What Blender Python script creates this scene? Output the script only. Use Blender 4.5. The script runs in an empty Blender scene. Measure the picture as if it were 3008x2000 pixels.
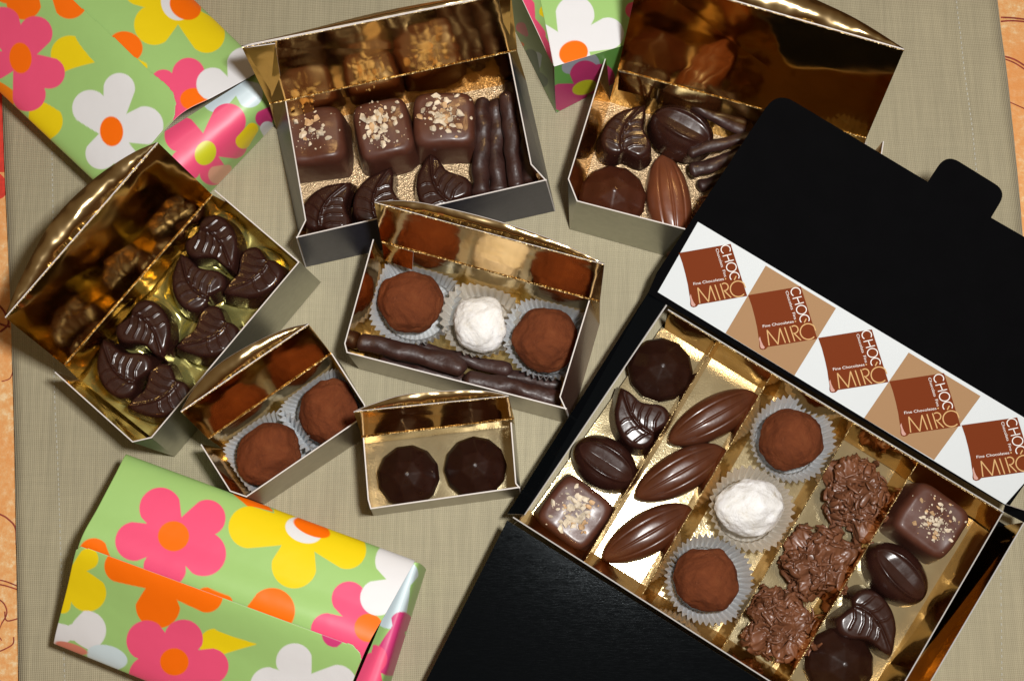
import bpy, math, random
import numpy as np
from mathutils import Vector, Matrix, noise as mnoise

S = 0.01                      # all lengths below are in centimetres; S turns them to metres
scene = bpy.context.scene
COL = scene.collection

# ------------------------------------------------------------------ camera
F, CX, CY, HC, TILT = 3600.0, 1504.0, 1000.0, 56.0, math.atan(750/3600.0)
cam = bpy.data.cameras.new('camera'); camo = bpy.data.objects.new('camera', cam); COL.objects.link(camo)
camo.location = (0, 0, HC*S); camo.rotation_euler = (TILT, 0, 0)
cam.sensor_width = 36; cam.lens = F/3008*36; cam.clip_start = .01; cam.clip_end = 50
scene.camera = camo
# ------------------------------------------------------------------ light
w = bpy.data.worlds.new('World'); scene.world = w; w.use_nodes = True
bg = w.node_tree.nodes['Background']
_N, _L = w.node_tree.nodes, w.node_tree.links      # dim warm room: paler ceiling, dark orange-brown walls
_tc = _N.new('ShaderNodeTexCoord'); _sp = _N.new('ShaderNodeSeparateXYZ'); _rp = _N.new('ShaderNodeValToRGB')
_L.new(_tc.outputs['Generated'], _sp.inputs[0]); _L.new(_sp.outputs['Z'], _rp.inputs[0]); _L.new(_rp.outputs[0], bg.inputs[0])
_rp.color_ramp.elements[0].position = .15; _rp.color_ramp.elements[0].color = (.085, .038, .012, 1)
_rp.color_ramp.elements[1].position = .85; _rp.color_ramp.elements[1].color = (.20, .145, .085, 1)
bg.inputs[1].default_value = 1
def area(name, loc, power, size, col, target=(0, .12, 0)):
    l = bpy.data.lights.new(name, 'AREA'); l.shape = 'RECTANGLE'; l.size, l.size_y = size
    l.energy = power; l.color = col
    o = bpy.data.objects.new(name, l); COL.objects.link(o); o.location = loc
    o.rotation_euler = (Vector(target)-Vector(loc)).to_track_quat('-Z', 'Y').to_euler()
    return o
area('flash', (.08, .045, .60), 4.05, (.05, .03), (1, .985, .96))
vs = scene.view_settings
vs.view_transform = 'Standard'; vs.look = 'None'; vs.exposure = 0; vs.gamma = 1; vs.use_curve_mapping = False
scene.render.resolution_x, scene.render.resolution_y = 1024, 680

# ------------------------------------------------------------------ measuring helpers
CT, ST = math.cos(TILT), math.sin(TILT)
def ray(x, y):
    dx, dy = (x-CX)/F, (CY-y)/F
    return Vector((dx, dy*CT+ST, dy*ST-CT))
def P(x, y, z=0.0):
    """table position (cm) of the spot measured at x, y of the photograph, at height z cm"""
    d = ray(x, y); t = (HC-z)/-d.z
    return Vector((d.x*t, d.y*t, z))
def ppc(x, y, z):             # pixels per cm there
    p = P(x, y, z); return F/((HC-p.z)*CT+p.y*ST)
def plane_of(a, b, c):
    n = (b-a).cross(c-a).normalized()
    if n.z < 0: n = -n
    return a, n
def on_plane(x, y, pl, off=0):
    a, n = pl; d = ray(x, y); o = Vector((0, 0, HC))
    t = (a+n*off-o).dot(n)/d.dot(n)
    return o+d*t
R = math.radians

# ------------------------------------------------------------------ materials
def newmat(name):
    m = bpy.data.materials.new(name); m.use_nodes = True
    return m, m.node_tree.nodes, m.node_tree.links, m.node_tree.nodes['Principled BSDF']
def objcoord(N, L):
    return N.new('ShaderNodeTexCoord').outputs['Object']
def noise(N, L, scale, detail=3, rough=.5, vec=None, dist=0):
    n = N.new('ShaderNodeTexNoise'); n.inputs['Scale'].default_value = scale
    n.inputs['Detail'].default_value = detail; n.inputs['Roughness'].default_value = rough
    n.inputs['Distortion'].default_value = dist
    L.new(vec if vec else objcoord(N, L), n.inputs['Vector']); return n.outputs['Fac']
def ramp(N, L, src, stops):
    r = N.new('ShaderNodeValToRGB'); e = r.color_ramp.elements
    while len(e) < len(stops): e.new(.5)
    for i, (p, c) in enumerate(stops):
        e[i].position = p; e[i].color = (*c, 1) if len(c) == 3 else c
    L.new(src, r.inputs[0]); return r.outputs[0]
def bump(N, L, src, b, strength=.3, dist=.0005, prev=None):
    n = N.new('ShaderNodeBump'); n.inputs['Strength'].default_value = strength
    n.inputs['Distance'].default_value = dist; L.new(src, n.inputs['Height'])
    if prev: L.new(prev, n.inputs['Normal'])
    L.new(n.outputs[0], b.inputs['Normal']); return n.outputs[0]
def simple(name, col, rough=.5, metal=0, var=0, nscale=150, bmp=0, bscale=300, bdist=.0003, spec=.5, coat=0):
    m, N, L, b = newmat(name)
    b.inputs['Roughness'].default_value = rough; b.inputs['Metallic'].default_value = metal
    b.inputs['Specular IOR Level'].default_value = spec; b.inputs['Coat Weight'].default_value = coat
    b.inputs['Coat Roughness'].default_value = .12
    if var:
        n = noise(N, L, nscale)
        L.new(ramp(N, L, n, [(.3, [c*(1-var) for c in col]), (.7, [min(1, c*(1+var)) for c in col])]), b.inputs['Base Color'])
    else: b.inputs['Base Color'].default_value = (*col, 1)
    if bmp: bump(N, L, noise(N, L, bscale, 3), b, bmp, bdist)
    return m
def gold(name, col, rough, wob=.25, fine=0, wscale=35, sparkle=0, metal=1):
    m, N, L, b = newmat(name)
    b.inputs['Metallic'].default_value = metal
    L.new(ramp(N, L, noise(N, L, 120, 2), [(.3, [c*.88 for c in col]), (.7, col)]), b.inputs['Base Color'])
    rr = ramp(N, L, noise(N, L, 60, 4), [(.3, (rough*.75,)*3), (.7, (rough*1.3,)*3)])
    L.new(rr, b.inputs['Roughness'])
    pn = bump(N, L, noise(N, L, wscale, 2), b, wob, .004)
    if fine: pn = bump(N, L, noise(N, L, 1600, 2), b, fine, .0004, pn)
    if sparkle:
        v = N.new('ShaderNodeTexVoronoi'); v.inputs['Scale'].default_value = 1500
        L.new(objcoord(N, L), v.inputs['Vector'])
        bump(N, L, v.outputs['Distance'], b, sparkle, .0004, pn)
    return m
M = {}
M['gold'] = gold('gold_foil_card', (.80, .50, .15), .10, .22)
M['gold_bright'] = gold('gold_foil_card_bright', (.88, .66, .28), .14, .3)
M['gold_flap'] = gold('gold_foil_tuck_flap', (.62, .46, .24), .2, .9, 0, 55)
M['gold_floor'] = gold('gold_foil_floor', (.56, .47, .28), .115, .10, .10, metal=.72)
M['gold_glitter'] = gold('gold_glitter_floor', (.60, .43, .25), .32, .1, .4, sparkle=.8, metal=.6)
M['gold_tray'] = gold('gold_foil_tray', (.66, .60, .20), .24, .25, 0, 60, metal=.8)
M['gold_crease'] = gold('gold_crease', (.80, .60, .28), .34, 1, .8, 500)
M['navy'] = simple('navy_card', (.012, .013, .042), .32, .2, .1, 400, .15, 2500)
M['navy_front'] = simple('navy_card_painted_sheen', (.07, .072, .105), .32, .6, .1, 400, .15, 2500)  # same navy card, paler: the front wall's sheen is put into its colour
M['brown_card'] = simple('brown_lacquer_card', (.17, .085, .07), .25, .6, .1, 300, .1, 2000)
M['taupe_card'] = simple('taupe_pearl_card', (.34, .31, .25), .30, .85, .06, 300, .1, 2500)
M['silver_card'] = simple('silver_pearl_card', (.40, .40, .33), .32, .85, .06, 300, .1, 2500)
M['edge'] = simple('card_edge', (.62, .58, .55), .7)
M['black_edge'] = simple('pale_cut_edge', (.42, .40, .38), .6)
M['matte_black'] = simple('black_card', (.0022, .0022, .0026), .8, 0, .08, 90, .2, 2200, .0002, spec=.02)
M['dark'] = None
def choc(name, col, rough, var=.25, bmp=.25, bscale=120, bd=.0006, coat=.25):
    m, N, L, b = newmat(name)
    n = noise(N, L, 90, 4, .6)
    L.new(ramp(N, L, n, [(.3, [c*(1-var) for c in col]), (.72, [c*(1+var) for c in col])]), b.inputs['Base Color'])
    r2 = ramp(N, L, noise(N, L, 200, 4, .7), [(.3, (rough*.8,)*3), (.75, (rough*1.5,)*3)])
    L.new(r2, b.inputs['Roughness'])
    b.inputs['Coat Weight'].default_value = coat; b.inputs['Coat Roughness'].default_value = .18
    b.inputs['Subsurface Weight'].default_value = .0
    pn = bump(N, L, noise(N, L, bscale, 3), b, bmp, bd)
    bump(N, L, noise(N, L, 900, 2), b, .12, .0002, pn)
    return m
M['dark_choc'] = choc('dark_chocolate', (.030, .0100, .0072), .25, .2, .06, 60)
M['dome_choc'] = choc('dome_chocolate', (.020, .0065, .004), .30, bmp=.08, coat=.0)
M['milk_dome'] = choc('warm_dome_chocolate', (.055, .015, .007), .30, bmp=.08, coat=.0)
M['milk_choc'] = choc('milk_chocolate', (.15, .045, .019), .33, .15)
M['pod_choc'] = choc('pod_chocolate', (.078, .023, .010), .33, .15)
M['square_choc'] = choc('square_coating', (.082, .026, .015), .42, .15, .2, 60, .001, .1)
M['stick_choc'] = choc('stick_coating', (.034, .012, .009), .46, .3, .8, 130, .0013, .05)
M['rocher_choc'] = choc('flake_cluster_chocolate', (.155, .058, .026), .40, .25, .3, 160, .0008, .15)
def powder(name, stops, bmp):
    m, N, L, b = newmat(name)
    v = objcoord(N, L)
    n1 = noise(N, L, 55, 6, .75, v, .6)
    c1 = ramp(N, L, n1, stops)
    # pale hair-thin scratches in the powder
    n2 = noise(N, L, 130, 2, .5, v, 2.5)
    sc = ramp(N, L, n2, [(.487, (0, 0, 0)), (.5, (1, 1, 1)), (.513, (0, 0, 0))])
    n3 = ramp(N, L, noise(N, L, 120, 2), [(.55, (0, 0, 0)), (.7, (.45,)*3)])
    mul = N.new('ShaderNodeMath'); mul.operation = 'MULTIPLY'; L.new(sc, mul.inputs[0]); L.new(n3, mul.inputs[1])
    mx = N.new('ShaderNodeMixRGB'); L.new(mul.outputs[0], mx.inputs[0]); L.new(c1, mx.inputs[1])
    mx.inputs[2].default_value = tuple(min(1, c*2.4+.03) for c in stops[-1][1])+(1,)
    L.new(mx.outputs[0], b.inputs['Base Color'])
    b.inputs['Roughness'].default_value = .95; b.inputs['Specular IOR Level'].default_value = .1
    pn = bump(N, L, n1, b, bmp, .0012)
    bump(N, L, noise(N, L, 900, 4, .8), b, .9, .0006, pn)
    return m
M['cocoa'] = powder('cocoa_powder', [(.30, (.10, .028, .012)), (.5, (.155, .043, .016)), (.72, (.20, .064, .024))], .7)
M['sugar'] = powder('icing_sugar', [(.30, (.60, .52, .36)), (.40, (.80, .79, .76)), (.6, (.92, .93, .95))], .8)
def paper(name, col, tr):
    m, N, L, b = newmat(name)
    L.new(ramp(N, L, noise(N, L, 90, 4), [(.3, [c*.9 for c in col]), (.7, col)]), b.inputs['Base Color'])
    b.inputs['Roughness'].default_value = .55
    b.inputs['Transmission Weight'].default_value = 0
    out = N['Material Output']; t = N.new('ShaderNodeBsdfTranslucent'); t.inputs[0].default_value = (*col, 1)
    mx = N.new('ShaderNodeMixShader'); mx.inputs[0].default_value = tr
    L.new(b.outputs[0], mx.inputs[1]); L.new(t.outputs[0], mx.inputs[2]); L.new(mx.outputs[0], out.inputs[0])
    bump(N, L, noise(N, L, 500, 3), b, .2, .0003)
    return m
M['cup'] = paper('white_paper_case', (.84, .88, .92), .32)
M['cup_warm'] = paper('greased_paper_case', (.90, .85, .76), .35)
M['nut'] = simple('nut_pieces', (.62, .53, .40), .6, 0, .35, 220, .3, 900)
M['nut_dark'] = simple('nut_pieces_toasted', (.52, .33, .17), .6, 0, .3, 220, .3, 900)
def vcol(name, rough=.40, spec=.45):
    m, N, L, b = newmat(name)
    a = N.new('ShaderNodeAttribute'); a.attribute_name = 'print'
    L.new(a.outputs['Color'], b.inputs['Base Color'])
    b.inputs['Roughness'].default_value = rough; b.inputs['Specular IOR Level'].default_value = spec
    bump(N, L, noise(N, L, 25, 3), b, .22, .005)
    return m
M['print'] = vcol('printed_flower_paper')
M['paper_in'] = simple('paper_underside', (.30, .16, .10), .6)
for k, c, r_ in (('lab_white', (.62, .66, .68), .3), ('lab_tan', (.35, .21, .11), .3), ('lab_brown', (.165, .034, .010), .3),
                 ('ink_white', (.80, .78, .75), .5), ('ink_gold', (.60, .38, .17), .5), ('drip', (.55, .32, .27), .4)):
    M[k] = simple(k, c, .7, spec=.04)
def mat_black_panel():
    m, N, L, b = newmat('scuffed_black_card')
    b.inputs['Base Color'].default_value = (.0022, .0028, .0035, 1); b.inputs['Specular Tint'].default_value = (.85, .95, 1, 1)
    tc = N.new('ShaderNodeTexCoord'); mp = N.new('ShaderNodeMapping')
    mp.inputs['Rotation'].default_value = (0, 0, R(4)); mp.inputs['Scale'].default_value = (1, 9, 1)
    L.new(tc.outputs['Object'], mp.inputs[0])
    n = noise(N, L, 260, 5, .8, mp.outputs[0])
    L.new(ramp(N, L, n, [(.35, (.08,)*3), (.7, (.20,)*3)]), b.inputs['Roughness'])
    b.inputs['Specular IOR Level'].default_value = .08
    bump(N, L, n, b, .10, .0004)
    return m
M['scuffed'] = mat_black_panel()
def mat_linen():
    m, N, L, b = newmat('beige_linen_weave')
    v = objcoord(N, L)
    def thread(rot, sc):
        mp = N.new('ShaderNodeMapping'); mp.inputs['Rotation'].default_value = (0, 0, R(rot)); L.new(v, mp.inputs[0])
        wv = N.new('ShaderNodeTexWave'); wv.inputs['Scale'].default_value = sc; wv.inputs['Distortion'].default_value = 1.6
        wv.inputs['Detail'].default_value = 2; wv.inputs['Detail Scale'].default_value = .4
        L.new(mp.outputs[0], wv.inputs[0]); return wv.outputs['Fac']
    w1, w2 = thread(-3, 370), thread(87, 340)
    add = N.new('ShaderNodeMath'); add.operation = 'ADD'; L.new(w1, add.inputs[0]); L.new(w2, add.inputs[1])
    def slub(sx, sy, sc):
        mp = N.new('ShaderNodeMapping'); mp.inputs['Rotation'].default_value = (0, 0, R(-3)); mp.inputs['Scale'].default_value = (sx, sy, 1)
        L.new(v, mp.inputs[0]); return noise(N, L, sc, 3, .6, mp.outputs[0])
    s1 = slub(9, .5, 60); s2 = slub(.5, 9, 60); big = noise(N, L, 9, 3)
    c = ramp(N, L, add.outputs[0], [(.2, (.34, .298, .186)), (.95, (.445, .395, .262))])
    for s_, k in ((s1, .12), (s2, .05), (big, .10), (slub(6, .15, 25), .07)):
        r2 = ramp(N, L, s_, [(.3, (1-k,)*3), (.7, (1+k*.4,)*3)])
        mx = N.new('ShaderNodeMixRGB'); mx.blend_type = 'MULTIPLY'; mx.inputs[0].default_value = 1
        L.new(c, mx.inputs[1]); L.new(r2, mx.inputs[2]); c = mx.outputs[0]
    L.new(c, b.inputs['Base Color'])
    b.inputs['Roughness'].default_value = .75; b.inputs['Sheen Weight'].default_value = .1
    pn = bump(N, L, add.outputs[0], b, .35, .0004)
    bump(N, L, noise(N, L, 14, 3), b, .35, .006, pn)
    return m
M['linen'] = mat_linen()
M['thread'] = simple('white_thread', (.50, .49, .42), .8)
def mat_orange():
    m, N, L, b = newmat('orange_printed_cotton')
    n = noise(N, L, 260, 5, .7)
    c = ramp(N, L, n, [(.42, (.80, .38, .13)), (.55, (.84, .49, .21)), (.64, (.90, .66, .38))])
    n2 = ramp(N, L, noise(N, L, 16, 3), [(.45, (0, 0, 0)), (.62, (.7,)*3)])
    mx = N.new('ShaderNodeMixRGB'); L.new(n2, mx.inputs[0]); L.new(c, mx.inputs[1]); mx.inputs[2].default_value = (.80, .32, .09, 1)
    L.new(mx.outputs[0], b.inputs['Base Color']); b.inputs['Roughness'].default_value = .85
    bump(N, L, noise(N, L, 900, 2), b, .4, .0004)
    return m
M['orange'] = mat_orange()
M['maroon'] = simple('maroon_print', (.30, .05, .03), .85, 0, .3, 400)
M['red'] = simple('red_print', (.70, .05, .03), .85, 0, .15, 300)

# ------------------------------------------------------------------ object helpers
def mk(name, verts, faces, mats, parent=None, smooth=False, mi=None, colors=None, loc=None):
    """verts in cm, world (or local when loc given)."""
    o0 = Vector((0, 0, 0))
    if parent is not None and loc is None: o0 = Vector(parent['_c'])
    elif parent is None and loc is None:
        n = max(1, len(verts)); o0 = Vector((sum(v[0] for v in verts)/n, sum(v[1] for v in verts)/n, min(v[2] for v in verts)))
    me = bpy.data.meshes.new(name)
    me.from_pydata([((v[0]-o0[0])*S, (v[1]-o0[1])*S, (v[2]-o0[2])*S) for v in verts], [], faces)
    for m in (mats if isinstance(mats, (list, tuple)) else [mats]): me.materials.append(m)
    if smooth: me.polygons.foreach_set('use_smooth', [True]*len(me.polygons))
    if mi is not None: me.polygons.foreach_set('material_index', mi)
    if colors is not None:
        a = me.color_attributes.new('print', 'FLOAT_COLOR', 'POINT')
        a.data.foreach_set('color', np.asarray(colors, dtype=np.float32).ravel())
    me.update()
    o = bpy.data.objects.new(name, me); COL.objects.link(o)
    if parent is not None: o.parent = parent
    elif loc is None: o.location = o0*S
    return o
def thing(name, label, cat, c, group=None):
    o = bpy.data.objects.new(name, None); COL.objects.link(o); o.location = Vector(c)*S
    o.empty_display_size = .02
    o['_c'] = list(c); return tag(o, label, cat, group)
def tag(o, label=None, cat=None, group=None, kind=None):
    if label: o['label'] = label
    if cat: o['category'] = cat
    if group: o['group'] = group
    if kind: o['kind'] = kind
    return o
def Q(t):                      # (x, y, z) measured spot -> world cm
    return P(*t) if not isinstance(t, Vector) else t
def card(name, polys, parent, outer, inner, edge, centre, th=.055, flip=False, bev=False):
    """folded card: list of polygons of measured spots; outer side faces away from centre"""
    verts, faces, idx = [], [], {}
    for poly in polys:
        f = []
        for q in poly:
            key = tuple(round(c, 3) for c in (q if not isinstance(q, Vector) else q[:]))
            if key not in idx: idx[key] = len(verts); verts.append(Q(q))
            f.append(idx[key])
        faces.append(f)
    out = []
    for f in faces:
        a = [verts[i] for i in f]
        n = Vector((0, 0, 0))
        for i in range(len(a)): n += a[i].cross(a[(i+1) % len(a)])
        mid = sum(a, Vector())/len(a)
        s = n.dot(mid-Vector(centre)) < 0
        out.append(f[::-1] if s != flip else f)
    o = mk(name, verts, out, [M[outer], M[inner], M[edge]], parent)
    md = o.modifiers.new('card', 'SOLIDIFY'); md.thickness = th*S; md.offset = -1
    md.material_offset = 1; md.material_offset_rim = 2; md.use_even_offset = False
    return o
def tube(name, pts, r, mat, parent=None, seg=8, taper=None, jit=0, seed=0, flat=1.0, caps=True, twist=0):
    rnd = random.Random(seed); pts = [Vector(p) for p in pts]
    verts, faces = [], []; n = len(pts)
    for i, p in enumerate(pts):
        d = (pts[min(i+1, n-1)]-pts[max(i-1, 0)]).normalized()
        side = d.cross(Vector((0, 0, 1)));
        if side.length < 1e-4: side = Vector((1, 0, 0))
        side.normalize(); up = side.cross(d)
        rr = r*(taper(i/(n-1)) if taper else 1)
        for k in range(seg):
            a = 2*math.pi*k/seg+twist*i
            q = rr*(1+(mnoise.noise(Vector((p.x*1.3+seed*7, p.y*1.3, math.cos(a)*.8+k*0)))*jit))
            verts.append(p+side*math.cos(a)*q+up*math.sin(a)*q*flat)
    for i in range(n-1):
        for k in range(seg):
            a, b = i*seg+k, i*seg+(k+1) % seg
            faces.append((a, b, b+seg, a+seg))
    if caps: faces += [tuple(range(seg))[::-1], tuple(range((n-1)*seg, n*seg))]
    return mk(name, verts, faces, mat, parent, True)

# ------------------------------------------------------------------ printed patterns
SR = lambda c: tuple((v/255/12.92 if v <= 10 else ((v/255+.055)/1.055)**2.4) for v in c)
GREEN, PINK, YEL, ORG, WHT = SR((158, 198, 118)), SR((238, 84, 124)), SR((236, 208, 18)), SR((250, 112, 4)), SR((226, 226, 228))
DPINK = SR((205, 60, 120)); BLUE = SR((205, 222, 228)); OLIVE = SR((205, 205, 40))
def cap(X, Y, a, b):
    x1, y1, r1 = a; x2, y2, r2 = b; dx, dy = x2-x1, y2-y1; l2 = dx*dx+dy*dy+1e-9
    t = np.clip(((X-x1)*dx+(Y-y1)*dy)/l2, 0, 1)
    return np.hypot(X-x1-t*dx, Y-y1-t*dy)-(r1+(r2-r1)*t**.8)
def paint(X, Y, shapes, base=GREEN, aa=2.2):
    C = np.zeros(X.shape+(4,)); C[..., :3] = base; C[..., 3] = 1
    def put(d, col):
        a = np.clip(.5-d/aa, 0, 1)[..., None]; C[..., :3] = C[..., :3]*(1-a)+np.array(col)*a
    for s in shapes:
        if s[0] == 'f':          # flower: centre, lobes
            _, col, (cx, cy), lobes = s
            d = None
            for lx, ly, lr in lobes:
                e = cap(X, Y, (cx, cy, lr*.42), (lx, ly, lr)); d = e if d is None else np.minimum(d, e)
            put(d, col)
        elif s[0] == 'e':        # ellipse: colour, centre, rx, ry, rotation
            _, col, (cx, cy), rx, ry, rot = s
            c, q = math.cos(R(rot)), math.sin(R(rot)); x = (X-cx)*c+(Y-cy)*q; y = -(X-cx)*q+(Y-cy)*c
            put((np.hypot(x/rx, y/ry)-1)*min(rx, ry), col)
        elif s[0] == 'c':        # pointed petal
            _, col, a, b = s; put(cap(X, Y, a, b), col)
    return C
def sc(shapes, k, ox, oy):     # rescale measured shapes
    out = []
    f = lambda x, y: (x/k+ox, y/k+oy)
    for s in shapes:
        if s[0] == 'f': out.append(('f', s[1], f(*s[2]), [(*f(a, b), r/k) for a, b, r in s[3]]))
        elif s[0] == 'e': out.append(('e', s[1], f(*s[2]), s[3]/k, s[4]/k, s[5]))
        else: out.append(('c', s[1], (*f(*s[2][:2]), s[2][2]/k), (*f(*s[3][:2]), s[3][2]/k)))
    return out
def crom(vals, t):
    n = len(vals)-1; x = min(max(t*n, 0), n-1e-6); i = int(x); u = x-i
    p0, p1, p2, p3 = vals[max(i-1, 0)], vals[i], vals[i+1], vals[min(i+2, n)]
    return p1+.5*u*((p2-p0)+u*((2*p0-5*p1+4*p2-p3)+u*(3*(p1-p2)+p3-p0)))
def sheet(name, stations, shapes, parent, nu=260, nv=200, lift=0, mask=None, base=GREEN, th=.03, vmin=0.0):
    """paper lofted between two measured edge lines; print laid on the sheet"""
    L_ = np.array([s[0] for s in stations], float); R_ = np.array([s[1] for s in stations], float)
    zz = np.array([s[2] for s in stations], float)
    V = np.linspace(0, 1, nv); U = np.linspace(0, 1, nu)
    lv = np.array([[crom(L_[:, 0], v), crom(L_[:, 1], v)] for v in V]); rv = np.array([[crom(R_[:, 0], v), crom(R_[:, 1], v)] for v in V])
    zv = np.array([crom(zz, v) for v in V])
    X = lv[:, None, 0]*(1-U)+rv[:, None, 0]*U; Y = lv[:, None, 1]*(1-U)+rv[:, None, 1]*U
    Z = np.repeat(zv[:, None], nu, 1)
    dx, dy = (X-CX)/F, (CY-Y)/F
    wx, wy, wz = dx, dy*CT+ST, dy*ST-CT
    t = (HC-Z)/-wz
    pts = np.stack([wx*t, wy*t, Z], -1).reshape(-1, 3)
    cc = np.array([parent['_c'][0], parent['_c'][1], 1.0]); g = pts.reshape(nv, nu, 3)
    nn = np.cross(np.gradient(g, axis=0), np.gradient(g, axis=1)); nn /= np.linalg.norm(nn, axis=2, keepdims=True)+1e-9
    sgn = np.sign(np.sum(nn*(g-cc)))
    if lift: pts = (g+nn*sgn*lift).reshape(-1, 3)
    C = paint(X, Y, shapes, base).reshape(-1, 4)
    ok = np.ones(X.shape, bool) if mask is None else mask(X, Y)
    faces = []
    for j in range(int(vmin*(nv-1)), nv-1):
        for i in range(nu-1):
            if ok[j, i] and ok[j+1, i] and ok[j, i+1] and ok[j+1, i+1]:
                a = j*nu+i; faces.append((a, a+nu, a+nu+1, a+1))
    o = mk(name, pts.tolist(), faces, [M['print'], M['paper_in'], M['edge']], parent, True, colors=C)
    # make the printed side face up
    if sum((p.normal.dot(p.center-Vector((0, 0, 1.0*S))) for p in list(o.data.polygons)[::97])) < 0: o.data.flip_normals()
    md = o.modifiers.new('paper', 'SOLIDIFY'); md.thickness = th*S; md.offset = -1; md.material_offset = 1; md.material_offset_rim = 2
    return o
def poly_mask(poly):
    def f(X, Y):
        ins = np.zeros(X.shape, bool); n = len(poly)
        for i in range(n):
            x1, y1 = poly[i]; x2, y2 = poly[(i+1) % n]
            c = ((y1 > Y) != (y2 > Y)) & (X < (x2-x1)*(Y-y1)/(y2-y1+1e-12)+x1); ins ^= c
        return ins
    return f

# ================================================================== SETTING
def flat(poly, z): return [P(x, y, z) for x, y in poly]
verts = flat([(-2500, -2500), (5500, -2500), (5500, 4500), (-2500, 4500)], -.25)
faces = [(0, 1, 2, 3)]; mi = [0]
def ribbon(pts, wpx, z, m):
    for i in range(len(pts)-1):
        (x1, y1), (x2, y2) = pts[i], pts[i+1]; l = math.hypot(x2-x1, y2-y1); nx, ny = -(y2-y1)/l*wpx/2, (x2-x1)/l*wpx/2
        k = len(verts); verts.extend(flat([(x1+nx, y1+ny), (x1-nx, y1-ny), (x2-nx, y2-ny), (x2+nx, y2+ny)], z)); faces.append((k, k+1, k+2, k+3)); mi.append(m)
def smoothpts(p, n=8):
    xs = [q[0] for q in p]; ys = [q[1] for q in p]; N_ = (len(p)-1)*n
    return [(crom(xs, i/N_), crom(ys, i/N_)) for i in range(N_+1)]
def prgn(poly, z, m):
    k = len(verts); verts.extend(flat(poly, z)); faces.append(tuple(range(k, k+len(poly)))); mi.append(m)
for z_, (pts, wp) in enumerate([([(-60, 1490), (0, 1510), (25, 1525), (45, 1550), (48, 1600)], 5), ([(-40, 1700), (10, 1705), (55, 1722)], 4), ([(-40, 1712), (10, 1718), (55, 1732)], 4),
        ([(-20, 1750), (10, 1770), (20, 1800), (5, 1830)], 4), ([(55, 1815), (20, 1822), (14, 1795)], 4), ([(40, 1870), (38, 1890), (15, 1905), (-10, 1915)], 4), ([(5, 1830), (-5, 1860), (5, 1880)], 3),
        ([(-30, 940), (10, 955), (30, 960)], 6), ([(0, 975), (25, 950), (12, 915), (-10, 890)], 6), ([(2940, 52), (2980, 54), (3060, 64)], 5), ([(2940, 64), (2980, 62), (3060, 70)], 5),
        ([(2945, 165), (2985, 178), (3040, 215)], 5), ([(2945, 172), (2985, 188), (3040, 226)], 4), ([(2965, 300), (3010, 320)], 3),
        ([(28, 470), (18, 500), (30, 540)], 3), ([(5, 1120), (30, 1110), (40, 1080)], 3)]):
    ribbon(smoothpts(pts), wp, -.235+z_*.0006, 1)
prgn([(-80, 200), (15, 200), (12, 400), (12, 506), (-80, 508)], -.24, 2)
prgn(smoothpts([(0, 510), (16, 530), (18, 560), (10, 580), (-20, 585), (-30, 540), (0, 510)], 5)[:-1], -.239, 2)
tc = mk('tablecloth', verts, faces, [M['orange'], M['maroon'], M['red']], mi=mi)
tag(tc, kind='structure')

# linen runner, with a gently uneven surface and two stitched hems
left = [(-30, -900), (-5, 0), (5, 300), (12, 500), (25, 800), (38, 1200), (46, 1600), (52, 2000), (60, 2900)]
right = [(2830, -900), (2932, 0), (2958, 200), (2985, 450), (3006, 690), (3022, 1000), (3034, 1500), (3040, 2000), (3050, 2900)]
def zr(x, y): return .02*mnoise.noise(Vector((x*.25, y*.18, 0)))
verts, faces = [], []; NU, NV = 90, 80
for j in range(NV+1):
    t = j/NV; lx, ly = crom([a[0] for a in left], t), crom([a[1] for a in left], t); rx, ry = crom([a[0] for a in right], t), crom([a[1] for a in right], t)
    for i in range(NU+1):
        u = i/NU; p = P(lx*(1-u)+rx*u, ly*(1-u)+ry*u, 0); p.z = -.07+zr(p.x, p.y); verts.append(p)
for j in range(NV):
    for i in range(NU):
        a = j*(NU+1)+i; faces.append((a, a+NU+1, a+NU+2, a+1))
run = thing('table_runner', 'beige linen table runner with stitched hems lying under all the boxes', 'table runner', (0, 10, -.1))
o = mk('linen_cloth', verts, faces, M['linen'], run, True)
md = o.modifiers.new('t', 'SOLIDIFY'); md.thickness = .08*S; md.offset = -1
def stitches(path):
    pts = smoothpts(path, 60); vs, fs = [], []
    d = 0; nxt = 0
    for i in range(len(pts)-1):
        (x1, y1), (x2, y2) = pts[i], pts[i+1]; l = math.hypot(x2-x1, y2-y1)
        if d >= nxt:
            L_ = 8.5; ux, uy = (x2-x1)/l, (y2-y1)/l
            a, b = P(x1, y1, -.055), P(x1+ux*L_, y1+uy*L_, -.055); m = (a+b)/2+Vector((0, 0, .035))
            s = (b-a).normalized().cross(Vector((0, 0, 1)))*.024
            k = len(vs); vs += [a+s, a-s, m-s, m+s, b-s, b+s]; fs += [(k, k+1, k+2, k+3), (k+3, k+2, k+4, k+5)]; nxt = d+14
        d += l
    return vs, fs
for path in ([(146, -200), (150, 200), (153, 450), (157, 700), (159, 1100), (170, 1360), (178, 1600), (190, 1985), (194, 2200)],
             [(2795, -200), (2809, 0), (2821, 103), (2835, 229), (2855, 373), (2867, 493), (2890, 700), (2930, 1200), (2945, 2200)]):
    vs_, fs_ = stitches(path); mk('hem_stitching', vs_, fs_, M['thread'], run)

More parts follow.
